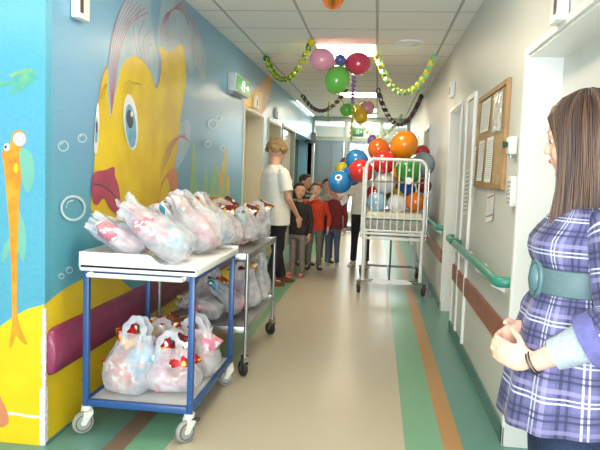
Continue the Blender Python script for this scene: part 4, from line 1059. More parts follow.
# leaf-shaped hanging ornament cut off by the top edge
p = onY(333, 2, 4.63); q = MB()
for k, (c_, s_) in enumerate((('e8843c', 1.0), ('70b840', 0.8))):
    q.mat = k; zz = [(-0.13, .0), (-.11, .05), (-.05, .085), (.02, .09), (.09, .07), (.15, .0)]
    for j in range(6):
        a = j * PI / 6 + k * 0.26; ca, sa = math.cos(a), math.sin(a)
        out = [(w_ * s_, z_) for z_, w_ in zz] + [(-w_ * s_, z_) for z_, w_ in reversed(zz[1:-1])]
        vs = [(p.x + u * ca, 4.63 + u * sa, p.z + .075 + z_ * s_) for u, z_ in out]; nn = len(vs)
        vs2 = [(v[0] - sa * .002, v[1] + ca * .002, v[2]) for v in vs]
        q.add(vs + vs2, [tuple(range(nn)), tuple(range(2 * nn - 1, nn - 1, -1))] + [(i, nn + i, nn + (i + 1) % nn, (i + 1) % nn) for i in range(nn)])
q.mat = 0; q.cyl((p.x, 4.63, p.z + .15), (p.x, 4.63, CEIL), 0.0015, 5)
tag(q.build('paper_ornament', [pmat('e8843c'), pmat('70b840')], smooth=False), 'orange and green paper ornament hanging from the ceiling at the top edge', 'ornament')
# ------------------------------------------------------------ people
SKIN = mat('skin', 'dba78c', 0.5, var=0.05, scale=8, sss=0.08); SKIN2 = mat('skin_pale', 'e2b49c', 0.5, var=0.05, scale=8, sss=0.08)
EYEW = mat('eye_white', 'e8e4de', 0.3); EYED = mat('eye_dark', '2c201a', 0.2); LIPS = mat('lips', 'b86a62', 0.45)
def ring(z, hw, fr, bk, x=0.0, y=0.0, n=28, wav=0.0, k=9, ph=0.0, tilt=0.0):
    r = []
    for j in range(n):
        a = 2 * PI * j / n; ca, sa = math.cos(a), math.sin(a)
        e = 0.85
        u = math.copysign(abs(ca) ** e, ca); v = math.copysign(abs(sa) ** e, sa)
        w = 1 + wav * math.sin(k * a + ph)
        d = fr if v < 0 else bk
        r.append(Vector((x + u * hw * w, y + v * d * w, z + tilt * v)))
    return r
def hand(q, wrist, d, pn, L_, curl, thumb, spread=1.0):
    """palm, four unequal bent fingers and a thumb; pn = direction the palm faces, thumb = side direction"""
    w = Vector(wrist); d = Vector(d).normalized(); pn = Vector(pn); pn = (pn - d * pn.dot(d)).normalized(); sd = d.cross(pn)
    if sd.dot(Vector(thumb)) < 0: sd = -sd
    R = Matrix((sd, d, pn)).transposed()
    q.ell(w + d * L_ * 0.27, L_ * 0.22, L_ * 0.31, L_ * 0.115, R=R)
    q.ell(w + d * L_ * 0.12 + sd * L_ * 0.10 + pn * L_ * .03, L_ * 0.12, L_ * 0.18, L_ * 0.10, R=R)
    for i, (ln, o) in enumerate(((0.44, 0.155), (0.49, 0.052), (0.46, -0.052), (0.36, -0.15))):
        p = w + d * L_ * (0.50 if i != 3 else 0.46) + sd * L_ * o * spread; dd = d.copy()
        q.cap(w + d * L_ * 0.25 + sd * L_ * o * 0.8, p, L_ * 0.06, L_ * 0.053, 8)
        for s_, f in enumerate((0.42, 0.32, 0.26)):
            c = curl if isinstance(curl, (int, float)) else curl[s_]
            dd = (dd * math.cos(c) + pn * math.sin(c)).normalized(); pn2 = pn
            p2 = p + dd * L_ * ln * f; q.cap(p, p2, L_ * (0.053 - 0.005 * s_), L_ * (0.049 - 0.005 * s_), 8); p = p2
            pn = (pn2 - dd * pn2.dot(dd)).normalized()
        pn = (Vector(R.col[2]))
    tp = w + d * L_ * 0.14 + sd * L_ * 0.16; t1 = tp + (d * 0.65 + sd * 0.6 + pn * 0.25).normalized() * L_ * 0.24; t2 = t1 + (d * 0.85 + sd * 0.25 + pn * 0.45).normalized() * L_ * 0.2
    q.cap(w + d * L_ * 0.08 + sd * L_ * 0.08, tp, L_ * 0.07, L_ * 0.065, 8); q.cap(tp, t1, L_ * 0.065, L_ * 0.055, 8); q.cap(t1, t2, L_ * 0.055, L_ * 0.045, 8)
def head_prims(q, hh, child=False):
    """head of height hh, chin to crown, centred on the origin, facing -Y"""
    q.ell((0, 0.035 * hh, 0.10 * hh), 0.355 * hh, 0.43 * hh, 0.40 * hh, 20, 14)
    q.ell((0, -0.10 * hh, -0.12 * hh), 0.27 * hh, 0.27 * hh, 0.34 * hh, 16, 12)
    q.ell((0, -0.20 * hh, -0.38 * hh), 0.13 * hh, 0.12 * hh, 0.11 * hh, 12, 8)         # chin
    for s_ in (-1, 1):
        q.ell((s_ * 0.17 * hh, -0.20 * hh, -0.14 * hh), 0.12 * hh, 0.13 * hh, 0.15 * hh, 12, 8)   # cheeks
        q.ell((s_ * 0.14 * hh, -0.315 * hh, 0.09 * hh), 0.11 * hh, 0.05 * hh, 0.035 * hh, 10, 8)    # brow
        q.ell((s_ * 0.355 * hh, 0.04 * hh, -0.02 * hh), 0.035 * hh, 0.075 * hh, 0.13 * hh, 10, 8)   # ear
    q.cap((0, -0.345 * hh, 0.03 * hh), (0, -0.408 * hh, -0.10 * hh), 0.035 * hh, 0.043 * hh, 10)   # nose
    for s_ in (-1, 1): q.ell((s_ * 0.04 * hh, -0.385 * hh, -0.115 * hh), 0.038 * hh, 0.04 * hh, 0.03 * hh, 8, 6)
    q.cap((-0.07 * hh, -0.335 * hh, -0.225 * hh), (0.07 * hh, -0.335 * hh, -0.225 * hh), 0.028 * hh, 0.028 * hh, 8)
def face_parts(root, Mh, hh, lipc=None):
    for s_ in (-1, 1):
        q = MB(); q.M = Mh; q.ell((s_ * 0.145 * hh, -0.295 * hh, 0.01 * hh), 0.058 * hh, 0.045 * hh, 0.036 * hh, 10, 8)
        e = q.build('eye', EYEW, root)
        q = MB(); q.M = Mh; q.ell((s_ * 0.143 * hh, -0.330 * hh, 0.01 * hh), 0.028 * hh, 0.018 * hh, 0.030 * hh, 10, 8); q.build('iris', EYED, e)
        q = MB(); q.M = Mh; q.tube([(s_ * 0.07 * hh, -0.365 * hh, 0.10 * hh), (s_ * 0.15 * hh, -0.36 * hh, 0.125 * hh), (s_ * 0.23 * hh, -0.315 * hh, 0.10 * hh)], [0.012 * hh, 0.016 * hh, 0.008 * hh], 6, flat=0.6); q.build('eyebrow', EYED, root)
    q = MB(); q.M = Mh; q.ell((0, -0.362 * hh, -0.225 * hh), 0.085 * hh, 0.022 * hh, 0.028 * hh, 12, 8); q.build('lips', lipc or LIPS, root)
def person(label, loc, rotz, H, hh, arms, legs, top, bottom, shoe, hair, head_rot=(0, 0, 0), skin=SKIN, female=False, vox=0.009, sleeve='long', hem=None, hairstyle='short', group=None, stout=1.0, tw=1.0):
    root = thing('person', label, 'person', loc, rotz, group)
    zsh = H - hh * 1.38; zhip = 0.50 * H if H > 1.35 else 0.46 * H; sw = (0.113 if H > 1.35 else 0.120) * H * (0.94 if female else 1) * tw; b = stout
    zn = H - hh * 1.02
    Mh = Matrix.Translation((0, -0.01 * H, H - hh * 0.5)) @ Matrix.Rotation(head_rot[2], 4, 'Z') @ Matrix.Rotation(head_rot[0], 4, 'X') @ Matrix.Rotation(head_rot[1], 4, 'Y')
    q = MB(); q.M = Mh; head_prims(q, hh); q.M = None
    q.cap((0, 0.015 * H, zsh + 0.0 * H), (0, 0.002 * H, H - hh * 0.72), 0.030 * H * b, 0.028 * H * b)
    dp = 0.058 * H * b * tw
    q.loft([ring(zhip - 0.03 * H, sw * .62, dp * .8, dp * .8), ring(zhip + .05 * H, sw * .74, dp * .85, dp * .85), ring((zhip + zsh) / 2, sw * .66, dp * .8, dp * .8), ring(zsh - 0.06 * H, sw * .80, dp * .9, dp * .85), ring(zsh + .005 * H, sw * .72, dp * .6, dp * .6), ring(zsh + 0.03 * H, sw * .25, dp * .4, dp * .4)])
    S_ = []
    for i, s_ in enumerate((-1, 1)):                  # arms: person's right (x<0) then left
        sh = Vector((s_ * sw * 0.90, 0.0, zsh - 0.012 * H)); el = Vector(arms[i][0]) * H; wr = Vector(arms[i][1]) * H
        q.cap(sh, el, 0.024 * H * b, 0.020 * H * b); q.cap(el, wr, 0.020 * H * b, 0.0135 * H)
        hd = Vector(arms[i][2]); hand(q, wr, hd, arms[i][3], 0.100 * H, arms[i][4], arms[i][5] if len(arms[i]) > 5 else (0, -1, 0))
        S_.append((sh, el, wr))
    Lg = []
    for i, s_ in enumerate((-1, 1)):
        hp = Vector((s_ * sw * 0.42, 0, zhip)); kn = Vector(legs[i][0]) * H; an = Vector(legs[i][1]) * H; fd = Vector(legs[i][2]).normalized()
        q.cap(hp, kn, 0.040 * H * b, 0.027 * H * b); q.cap(kn, an, 0.027 * H * b, 0.018 * H); q.cap(an + Vector((0, 0, -0.012 * H)), an + fd * 0.08 * H + Vector((0, 0, -0.018 * H)), 0.018 * H, 0.014 * H)
        Lg.append((hp, kn, an, fd))
    q.build('body', skin, root, remesh=vox * 0.8, smooth_it=2)
    face_parts(root, Mh, hh)
    # top
    q = MB(); hz = (zhip - 0.01 * H) if hem is None else hem; o = 0.010
    rr = [ring(hz, sw * .86 * b + o, dp * 1.12, dp * 1.15, wav=.03, k=7), ring(hz + .04 * H, sw * .86 * b + o, dp * 1.15, dp * 1.15, wav=.02, k=7)]
    if hem is not None: rr.append(ring(zhip + .03 * H, sw * .88 * b + o, dp * 1.15, dp * 1.2))
    rr += [ring((zhip + zsh) / 2, sw * .80 * b + o, dp * 1.1, dp * 1.05), ring(zsh - 0.07 * H, sw * .92 + o, dp * (1.35 if female else 1.15), dp * 1.08), ring(zsh - 0.015 * H, sw * .98, dp * .95, dp * .9), ring(zsh + 0.012 * H, sw * .72, dp * .7, dp * .7), ring(zsh + 0.030 * H, sw * .36, dp * .58, dp * .62), ring(zsh + 0.040 * H, sw * .30, dp * .5, dp * .55)]
    q.loft(rr)
    for (sh, el, wr) in S_:
        if sleeve == 'long': q.cap(sh, el, 0.034 * H * b, 0.028 * H * b); q.tube([el - (wr - el) * .02, el, el.lerp(wr, .5), el.lerp(wr, .93)], [0.022 * H, 0.028 * H * b, 0.024 * H, 0.021 * H], 14)
        else: q.ell(sh, 0.036 * H); q.tube([sh, sh.lerp(el, .4), sh.lerp(el, .72)], [0.035 * H * b, 0.037 * H * b, 0.039 * H * b], 16)
    nm = 'tunic' if hem is not None else 'shirt'
    q.build(nm, top, root, remesh=vox * 0.9, smooth_it=2)
    # trousers
    q = MB(); q.loft([ring(zhip - 0.05 * H, sw * .74, dp * 1.0, dp * 1.05), ring(zhip + 0.0 * H, sw * .84 * b, dp * 1.08, dp * 1.15), ring(zhip + 0.07 * H, sw * .78 * b, dp * 1.0, dp * 1.0)])
    for hp, kn, an, fd in Lg:
        q.tube([hp + Vector((0, 0, .02)), hp.lerp(kn, .35), kn, kn.lerp(an, .5), an + Vector((0, 0, 0.004 * H))], [0.050 * H * b, 0.047 * H * b, 0.034 * H * b, 0.031 * H * b, 0.031 * H * b], 16)
    q.build('trousers', bottom, root, remesh=vox, smooth_it=2)
    for hp, kn, an, fd in Lg:
        q = MB(); z0 = 0.0
        sd = Vector((fd.y, -fd.x, 0)); rs = []
        for t_, w_, h_ in ((-0.035, .014, .035), (-0.03, .020, .05), (0.0, .024, .055), (0.04, .026, .042), (0.08, .028, .030), (0.11, .024, .022), (0.122, .012, .014)):
            c = Vector((an.x, an.y, 0)) + fd * t_ * H; w_ *= H; h_ *= H
            rs.append([c + sd * w_ * a + Vector((0, 0, 0.001 + h_ * zz)) for a, zz in ((-.9, 0), (-1, .25), (-.85, .7), (-.4, 1), (.4, 1), (.85, .7), (1, .25), (.9, 0))])
        q.loft(rs); q.build('shoe', shoe, root)
    # hair
    q = MB(); q.M = Mh
    if hairstyle == 'curly':
        random.seed(5)
        for k in range(90):
            a = random.uniform(0, 2 * PI); el_ = random.uniform(-0.25, 1.5)
            p = Vector((math.cos(a) * math.cos(el_) * .37, math.sin(a) * math.cos(el_) * .43 + .06, math.sin(el_) * .40 + .12)) * hh
            if p.y < -0.26 * hh and p.z < 0.20 * hh: continue
            q.ell(p * 1.06, 0.12 * hh * random.uniform(.8, 1.2))
    else:
        q.ell((0, 0.085 * hh, 0.155 * hh), 0.385 * hh, 0.435 * hh, 0.375 * hh, 20, 14)
        q.ell((0, 0.22 * hh, -0.02 * hh), 0.30 * hh, 0.26 * hh, 0.34 * hh)
        if hairstyle == 'bob':
            for s_ in (-1, 1): q.ell((s_ * 0.27 * hh, 0.10 * hh, -0.12 * hh), 0.13 * hh, 0.24 * hh, 0.34 * hh)
            q.ell((0, -0.22 * hh, 0.40 * hh), 0.24 * hh, 0.13 * hh, 0.10 * hh)
    if hairstyle == 'short': q.ell((0, -0.18 * hh, 0.37 * hh), 0.27 * hh, 0.17 * hh, 0.12 * hh)
    q.build('hair', hair, root, remesh=vox * 0.8, smooth_it=1)
    return root, Mh
def cloth(n, h, **k): return mat(n, h, 0.85, var=k.pop('var', 0.12), scale=k.pop('scale', 25), bump=0.15, **k)
down = (0, -0.15, -1)
# nurse in the white tunic
NH = 1.63
person('woman with short curly fair hair in a white short-sleeved tunic, standing by the steel trolley', (-1.14, 7.12, 0), math.radians(125), NH, .235,
       [((-0.150, -0.03, .615), (-.100, -.135, .49), (.1, -.35, -1), (.9, .1, 0), .28, (0, -1, 0)), ((.145, -.02, .61), (.13, -.11, .48), down, (-1, 0, 0), .3, (0, -1, 0))],
       [((-0.05, -.02, .27), (-.045, .05, .045), (-.1, -1, 0)), ((.05, -.05, .275), (.06, -.10, .045), (.2, -1, 0))],
       cloth('white_nurse_tunic', 'e9e8e2', var=0.03), cloth('black_trousers', '201f26'), mat('brown_leather', '6a4430', 0.4), mat('fair_curly_hair', 'a08658', 0.6, hex2='6e5636', scale=60),
       head_rot=(math.radians(8), 0, math.radians(5)), female=True, sleeve='short', hem=.70, hairstyle='curly', stout=1.2, tw=1.22)
# children before the glass doors
DARKH = mat('dark_hair', '2c221e', 0.55, var=0.25, scale=70); BRNH = mat('brown_hair', '6c5238', 0.55, var=0.25, scale=70)
GREYT = cloth('grey_trousers', '6e6e68'); JEAN = cloth('faded_blue_jeans', '56657c')
side = [((-0.150, 0.0, .60), (-.150, -.04, .46), down, (1, 0, 0), .3), ((.150, 0.0, .60), (.150, -.04, .46), down, (-1, 0, 0), .3)]
st = [((-0.055, -.01, .25), (-.06, .0, .045), (-.2, -1, 0)), ((.055, -.01, .25), (.06, .0, .045), (.2, -1, 0))]
person('small girl with dark hair in a black top, beside the woman in white', (-0.935, 7.80, 0), math.radians(-20), 1.17, .205, side, st,
       cloth('black_printed_top', '2a2629', var=.3), cloth('mauve_grey_leggings', '857a76'), mat('pink_shoe', 'b86478', 0.5), DARKH, head_rot=(0, 0, math.radians(40)), hairstyle='bob')
# striped sweater boy
m, b, g = blank('striped_sweater_knit', 0.85); vec, xyz = g.coord()
m.node_tree.links.new(g.mix(g.stripe(xyz[2], 0.06, 0, 0.028), lin('4a4e50'), lin('a8acaa')), b.inputs['Base Color'])
person('boy in a grey striped sweater behind the small girl in black', (-0.99, 8.85, 0), math.radians(30), 1.27, .205, side, st, m, GREYT, mat('dark_shoe', '34302e', 0.5), DARKH, head_rot=(0, 0, math.radians(40)))
# red boy, his right hand at his mouth
person('boy in a bright red orange long-sleeved top with a hand raised to his mouth', (-0.80, 8.50, 0), math.radians(5), 1.17, .20,
       [((-0.170, -.04, .665), (-.060, -.150, .800), (.5, .15, .7), (.2, .9, 0), .6, (1, 0, .3)), ((.165, -.02, .60), (.15, -.10, .49), down, (-1, 0, 0), .3)], st,
       cloth('red_orange_top', 'cc4022', var=.1), GREYT, mat('dark_shoe', '34302e', 0.5), BRNH, skin=SKIN2)
person('child with dark hair mostly hidden behind the boy in red', (-0.70, 9.20, 0), math.radians(10), 1.22, .205, side, st, cloth('pale_grey_shirt', 'a8a8a4'), JEAN, mat('dark_shoe', '34302e', 0.5), DARKH)
person('child in a dark maroon hooded top and blue jeans, behind the left blue balloon', (-0.57, 8.80, 0), math.radians(-10), 1.17, .20, side, st, cloth('maroon_hooded_top', '7e2a30', var=.15), JEAN, mat('white_trainer', 'c4c4c4', 0.5), BRNH, head_rot=(.1, 0, .3))
# helper holding the sheet of paper, face behind the balloons
person('helper in white shirt and black trousers holding a paper sheet behind the cot', (-0.19, 9.0, 0), math.radians(-4), 1.50, .215,
       [((-0.145, -.04, .615), (-.155, -.15, .665), (-.3, -.9, -.15), (0, .3, -1), .35, (1, 0, 0)), ((.145, 0, .60), (.14, -.05, .47), down, (-1, 0, 0), .3)], st,
       cloth('off_white_shirt', 'dcdad2', var=.04), cloth('black_trousers', '201f26'), mat('white_trainer', 'c4c4c4', 0.5), DARKH, sleeve='short')
c = onY(339.5, 194, 8.36)
q = MB(); n = 6; vs = []; fs = []
P0 = [onY(334, 187, 8.72), onY(345, 184, 8.69), onY(349, 201, 8.69), onY(342, 206, 8.72)]
for j in range(n + 1):
    for i in range(n + 1):
        u, v = i / n, j / n; p = (P0[0] * (1 - u) + P0[1] * u) * (1 - v) + (P0[3] * (1 - u) + P0[2] * u) * v
        vs.append(p + Vector((0, 0.02 * math.sin(PI * u) * v, 0)))
fs = [(j * (n + 1) + i, j * (n + 1) + i + 1, (j + 1) * (n + 1) + i + 1, (j + 1) * (n + 1) + i) for j in range(n) for i in range(n)]
N_ = len(vs); q.add(vs + [v + Vector((0, 0.0008, 0)) for v in vs], fs + [tuple(reversed([k + N_ for k in f])) for f in fs])
tag(q.build('paper_sheet', mat('white_paper', 'e8e9ea', 0.7, var=0.02)), 'white sheet of paper held out beside the blue balloon', 'paper')

# ------------------------------------------------------------ the girl in the foreground, in local axes (she faces -Y, turned to face the mural)
GL = Vector((0.53, 1.69, 0)); GR = math.radians(-95)
root = thing('person', 'long-haired girl in a purple plaid tunic, hands clasped, in the near doorway', 'person', GL, GR)
RM = Matrix.Rotation(-GR, 3, 'Z')
def LW(x, y, z): return RM @ (Vector((x, y, z)) - GL)          # world point -> her local axes
def LD(x, y, z): return RM @ Vector((x, y, z))
hh = 0.212; GH = 1.518
Mh = Matrix.Translation(LW(0.512, 1.69, GH - hh * .5)) @ Matrix.Rotation(math.radians(-20), 4, 'Z') @ Matrix.Rotation(math.radians(4), 4, 'X')
Lsh, Lel, Lwr = LW(.545, 1.54, 1.195), LW(.560, 1.475, .985), LW(.388, 1.560, .866)
Rsh, Rel, Rwr = LW(.535, 1.845, 1.195), LW(.53, 1.90, .96), LW(.395, 1.70, .918)
q = MB(); q.M = Mh; head_prims(q, hh); q.M = None
q.cap((0, 0.02, 1.21), (0, 0.0, 1.36), 0.046, 0.044)
q.loft([ring(.78, .12, .09, .10), ring(.90, .13, .10, .10), ring(1.05, .105, .08, .07), ring(1.15, .125, .095, .07), ring(1.21, .125, .06, .06), ring(1.24, .05, .04, .05)])
for sh, el, wr in ((Lsh, Lel, Lwr), (Rsh, Rel, Rwr)):
    q.cap(sh, el, 0.040, 0.034, 18); q.tube([el, el.lerp(wr, .25), el.lerp(wr, .6), el.lerp(wr, .92), wr], [.033, .036, .030, .0235, .022], 18)
Mid = LW(.352, 1.625, .885)
hand(q, Lwr, LD(-.75, .42, .22), LD(.15, .9, .1), 0.150, (.55, .75, .5), LD(0, .1, 1))
hand(q, Rwr, LD(-.72, -.52, -.30), LD(.25, -.9, -.1), 0.150, (.55, .75, .5), LD(0, 0, 1))
for s_ in (-1, 1):
    q.cap((s_ * .085, 0, .80), (s_ * .09, -.01, .44), .078, .055); q.cap((s_ * .09, -.01, .44), (s_ * .09, .02, .08), .052, .034); q.cap((s_ * .09, .02, .05), (s_ * .10, -.11, .03), .03, .025)
q.build('body', SKIN2, root, remesh=0.0042, smooth_it=2)
face_parts(root, Mh, hh)
# nails
# plaid cloth
m, b, g = blank('purple_plaid_cotton', 0.85); vec, uv = g.coord('UV')
def plaid(m, b, g, uv, k=1.0):
    u, v = uv[0], uv[1]; P_ = 0.088 * k; nt = m.node_tree
    w = g.noise(vec, 500, 1)
    col = g.mix(w, lin('585883'), lin('6f6e98'))
    for ax, off in ((u, 0.0), (v, 0.02)):
        f = g.m('MULTIPLY', g.stripe(ax, P_, off + .010, .030 * k), 0.38); col = g.mix(f, col, lin('45456c'))
    for ax, off in ((u, 0.0), (v, 0.02)):
        for o2, w2, cc, st_ in ((.016, .006, '2c2c48', .7), (.030, .005, '2c2c48', .65), (.054, .004, 'd4d4e4', .7), (.064, .0035, 'dcdcea', .6), (.076, .010, 'a09ac4', .45)):
            f = g.m('MULTIPLY', g.stripe(ax, P_, off + o2 * k, w2 * k), st_); col = g.mix(f, col, lin(cc))
    nt.links.new(col, b.inputs['Base Color'])
    bp = nt.nodes.new('ShaderNodeBump'); bp.inputs['Strength'].default_value = 0.25; bp.inputs['Distance'].default_value = 0.003
    nt.links.new(g.noise(vec, 60, 3), bp.inputs['Height']); nt.links.new(bp.outputs[0], b.inputs['Normal'])
plaid(m, b, g, uv); PLAID = m
def gring(z, hw, fr, bk, wav=0.0, k=11, ph=0.0, tilt=0.0, y=0.0): return ring(z, hw, fr, bk, y=y, n=72, wav=wav, k=k, ph=ph, tilt=tilt)
prof = [(0.715, .205, .178, .165, .035), (0.76, .198, .172, .158, .034), (0.82, .188, .163, .148, .032), (0.88, .178, .152, .138, .028), (0.94, .166, .142, .126, .022), (0.985, .153, .130, .115, .022), (1.015, .140, .118, .100, .020),
        (1.035, .132, .110, .092, .008), (1.065, .131, .109, .09, .002), (1.09, .134, .112, .092, .010), (1.115, .143, .124, .094, .014), (1.14, .150, .131, .096, .008), (1.165, .155, .128, .098, .004), (1.19, .160, .110, .098, 0), (1.215, .156, .088, .090, 0), (1.235, .128, .070, .078, 0), (1.25, .092, .058, .066, 0), (1.262, .068, .052, .058, 0)]
q = MB(); q.loft([gring(z, hw, fr, bk, w, ph=0.3 + z * 1.5, tilt=(.02 if z < .8 else 0)) for z, hw, fr, bk, w in prof], caps=False, uv=True)
tn = q.build('tunic', PLAID, root, angle=180); sm = tn.modifiers.new('t', 'SOLIDIFY'); sm.thickness = 0.002
def uvtube(q, pts, rs, n=28, wav=0.0):
    pts = smoothopen(pts, 5); N = len(pts); rings = []; px = None
    m_ = len(rs) - 1
    for i, p in enumerate(pts):
        d = (pts[min(i + 1, N - 1)] - pts[max(i - 1, 0)]).normalized()
        if px is None: x, y = q.frame(d)
        else: x = (px - d * px.dot(d)).normalized(); y = x.cross(d)
        px = x; t_ = i / (N - 1) * m_; a0 = int(min(t_, m_ - 1e-6)); r = rs[a0] * (1 - (t_ - a0)) + rs[a0 + 1] * (t_ - a0)
        rings.append([p + (x * math.cos(2 * PI * k / n) + y * math.sin(2 * PI * k / n)) * r * (1 + wav * math.sin(5 * 2 * PI * k / n + i * .8)) for k in range(n)])
    q.loft(rings, caps=True, uv=True)
for sh, el, wr in ((Lsh, Lel, Lwr), (Rsh, Rel, Rwr)):
    q = MB(); cen = Vector((0, 0.01, sh.z + .012)); e2 = el.lerp(wr, .26)
    uvtube(q, [sh.lerp(cen, .38), sh + Vector((0, 0, .003)), sh.lerp(el, .5), sh.lerp(el, .88), e2], [.040, .056, .055, .056, .062], wav=.02); s_ = q.build('sleeve', PLAID, root, angle=70)
    q = MB(); uvtube(q, [e2.lerp(el, .35), e2, el.lerp(wr, .36)], [.064, .0665, .066], wav=.015); q.build('sleeve_cuff', mat('purple_cuff', '64639a', 0.85, var=.1, scale=60), s_, angle=70)
    q = MB(); uvtube(q, [el, el.lerp(wr, .30), el.lerp(wr, .52), el.lerp(wr, .72)], [.044, .047, .043, .037], wav=.03); q.build('undersleeve', mat('heather_grey_knit', 'a6b0b8', 0.9, var=.12, scale=150), root, angle=70)
# belt
q = MB(); q.loft([gring(z, hw, fr, bk) for z, hw, fr, bk in ((1.030, .137, .115, .096), (1.033, .139, .117, .098), (1.062, .137, .115, .096), (1.092, .140, .119, .098), (1.095, .138, .117, .096))], caps=False)
bt = q.build('belt', mat('grey_teal_elastic_belt', '5a7276', 0.6, var=.08, scale=90, stretch=(1, 1, 6)), root); sm = bt.modifiers.new('t', 'SOLIDIFY'); sm.thickness = 0.003
a = math.radians(-90 + 22); bc = Vector((.139 * math.cos(a), .117 * math.sin(a) - .006, 1.063)); bd = Vector((math.cos(a) * .8, math.sin(a), 0)).normalized(); bx_ = Vector((-bd.y, bd.x, 0))
q = MB(); q.tube([bc + bx_ * .026 * math.cos(t_) + Vector((0, 0, .043 * math.sin(t_))) for t_ in [2 * PI * k / 28 for k in range(28)]], 0.0075, 10, closed=True)
q.ell(bc - bd * .002, .022, .022, .038); q.build('belt_buckle', mat('grey_teal_buckle', '4e6e72', 0.4, var=.06), bt)
# jeans and shoes
q = MB(); q.loft([ring(.76, .125, .09, .11), ring(.84, .15, .105, .125), ring(.95, .135, .10, .10)])
for s_ in (-1, 1): q.tube([(s_ * .075, 0, .84), (s_ * .088, -.005, .70), (s_ * .092, -.01, .44), (s_ * .092, .01, .25), (s_ * .092, .02, .06)], [.098, .092, .064, .056, .056], 20)
q.build('jeans', mat('dark_indigo_denim', '1c2c48', 0.85, var=.2, scale=120, bump=.1), root, remesh=0.008, smooth_it=2)
for s_ in (-1, 1):
    q = MB(); rs = []
    for t_, w_, h_ in ((-.06, .022, .05), (-.05, .033, .08), (0, .038, .085), (.06, .042, .065), (.12, .045, .048), (.17, .038, .036), (.19, .018, .024)):
        rs.append([Vector((s_ * .095 + w_ * a_, .02 - t_, .001 + h_ * zz)) for a_, zz in ((-.9, 0), (-1, .25), (-.85, .7), (-.4, 1), (.4, 1), (.85, .7), (1, .25), (.9, 0))])
    q.loft(rs); q.build('shoe', mat('dark_canvas_shoe', '3a3a44', 0.7), root)
# bracelet
d = (Lwr - Lel).normalized(); q = MB(); x, y = q.frame(d); c = Lwr - d * .012
for k, r_ in ((0, .0275), (.007, .027)): q.tube([c + d * k * (1 if k else 1) + (x * math.cos(2 * PI * i / 28) + y * math.sin(2 * PI * i / 28)) * r_ for i in range(28)], .0022, 8, closed=True)
q.build('bracelet', mat('dark_bracelet', '3c4444', 0.3, 0.6, var=.4, scale=300), root)
d = (Rwr - Rel).normalized(); q = MB(); x, y = q.frame(d); c = Rwr - d * .01
q.tube([c + (x * math.cos(2 * PI * i / 28) + y * math.sin(2 * PI * i / 28)) * .0265 for i in range(28)], .0014, 8, closed=True); q.build('bracelet', mat('chrome', 'c6c8ca'), root)
# long straight hair: a shell with strands laid over it
m, b, g = blank('brown_hair_with_golden_streaks', 0.38); vec, uv = g.coord('UV')
nn = g.noise(vec, 1.0, 2, stretch=(24, 1.2, 1)); n2 = g.noise(vec, 1.0, 2, stretch=(200, 3, 1))
rp = m.node_tree.nodes.new('ShaderNodeValToRGB'); m.node_tree.links.new(nn, rp.inputs[0])
e = rp.color_ramp.elements; e[0].position = .38; e[0].color = (*lin('3c2c28'), 1); e[1].position = .68; e[1].color = (*lin('9a744c'), 1); k_ = e.new(.52); k_.color = (*lin('64493a'), 1)
m.node_tree.links.new(g.mix(g.m('MULTIPLY', n2, 0.6), rp.outputs[0], lin('2c1f1c')), b.inputs['Base Color']); HAIR = m
zend = -0.30                                         # below the head centre
def hp_(phi, s_, lift=0.0, end=zend):                 # phi from the face direction; s_ 0 at the parting .. 1 at the tips
    a = math.radians(phi); dx, dy = math.sin(a), -math.cos(a)
    rx, ry, rz = 0.083 + lift, 0.104 + lift, 0.100 + lift; cy_ = 0.012
    th = min(s_ / 0.42, 1.0) * PI / 2 * 0.97
    x_ = dx * rx * math.sin(th); y_ = cy_ + dy * ry * math.sin(th); z_ = 0.022 + rz * math.cos(th)
    if s_ > 0.42:
        t_ = (s_ - 0.42) / 0.58; back = max(0, -math.cos(a))
        k = 1 - 0.04 * math.sin(PI * t_) + 0.12 * t_ * (0.2 + 0.8 * abs(dx))
        x_ = dx * rx * k; y_ = cy_ + dy * ry * (k - 0.16 * t_ * back); z_ = 0.022 + (end - .022) * t_
        y_ -= .034 * t_ ** 2 * max(0, (math.cos(a) + .6) / 1.1)
    return Vector((x_, y_, z_))
q = MB(); q.M = Mh; phis = [62 + (298 - 62) * i / 60 for i in range(61)]; ss = [i / 26 * .985 for i in range(27)]
outer = [[hp_(p, s_) for s_ in ss] for p in phis]
vs = []; fs = []; uvs = []; ns = len(ss)
for i, colm in enumerate(outer): vs += colm
for i in range(60):
    for j in range(ns - 1):
        fs.append((i * ns + j, i * ns + j + 1, (i + 1) * ns + j + 1, (i + 1) * ns + j)); uvs.append([(i / 60, ss[j]), (i / 60, ss[j + 1]), ((i + 1) / 60, ss[j + 1]), ((i + 1) / 60, ss[j])])
inner = [[hp_(p, s_, lift=-.012) for s_ in ss] for p in phis]; N_ = len(vs)
for colm in inner: vs += colm
nf = len(fs)
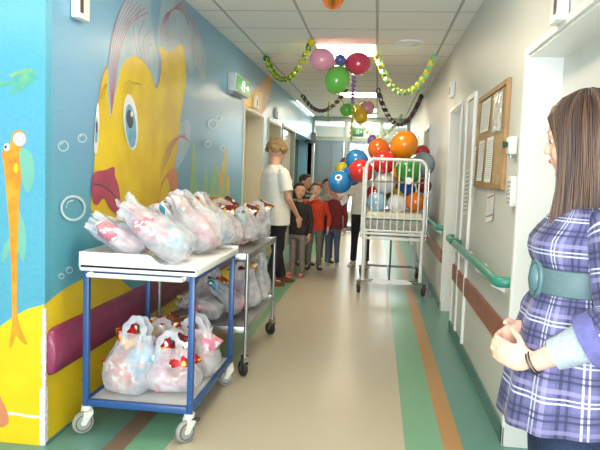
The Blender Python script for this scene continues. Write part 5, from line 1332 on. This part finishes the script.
for k in range(nf): fs.append(tuple(reversed([N_ + i for i in fs[k]]))); uvs.append(list(reversed(uvs[k])))
for j in range(ns - 1):
    fs.append((j, N_ + j, N_ + j + 1, j + 1)); uvs.append([(0, 0)] * 4); a0 = 60 * ns; fs.append((a0 + j + 1, N_ + a0 + j + 1, N_ + a0 + j, a0 + j)); uvs.append([(0, 0)] * 4)
for i in range(60): a0 = i * ns + ns - 1; a1 = a0 + ns; fs.append((a0, N_ + a0, N_ + a1, a1)); uvs.append([(0, 0)] * 4)
q.add(vs, fs, uvs)
random.seed(11)
for k in range(620):
    p = random.uniform(58, 302); l = random.uniform(.001, .008); end = zend + random.uniform(-.035, .03); wob_ = random.uniform(-3.5, 3.5); r = random.uniform(.0010, .0022)
    s0 = random.uniform(0.0, .12); pts = [hp_(p + wob_ * (i / 12) ** 2 * 1.5, s0 + (1 - s0) * i / 12, l + .002 * math.sin(i * .6 + k), end) for i in range(13)]
    o0 = len(q.f); q.tube(pts, [r] * 11 + [r * .7, r * .25], 4, cap=False)
    for f_ in range(o0, len(q.f)):
        j = (f_ - o0) // 4; q.uv[f_] = [((p - 58) / 244, s0 + j / 12)] * 2 + [((p - 58) / 244, s0 + (j + 1) / 12)] * 2
for s_ in (-1, 1):                                     # locks framing the forehead, falling beside the cheek
    for k in range(60):
        u_ = k / 60; p = 64 - 42 * u_; r = .0016; pts = []
        for i in range(12):
            t_ = i / 11; pp = hp_(s_ * p if s_ == 1 else 360 - p, 0.08 + 0.92 * t_, .002 + .004 * random.random()); 
            if t_ > .25: pp = hp_((64 + 4 * math.sin(k)) if s_ == 1 else 296 - 4 * math.sin(k), 0.08 + .92 * t_, .001 + .004 * math.sin(k * 1.7)).lerp(pp, max(0, 1 - (t_ - .25) * 4))
            pts.append(pp)
        o0 = len(q.f); q.tube(pts, [r] * 10 + [r * .7, r * .3], 4, cap=False)
        for f_ in range(o0, len(q.f)): j = (f_ - o0) // 4; q.uv[f_] = [(k / 60, j / 12)] * 4
q.build('hair', HAIR, root, angle=180)
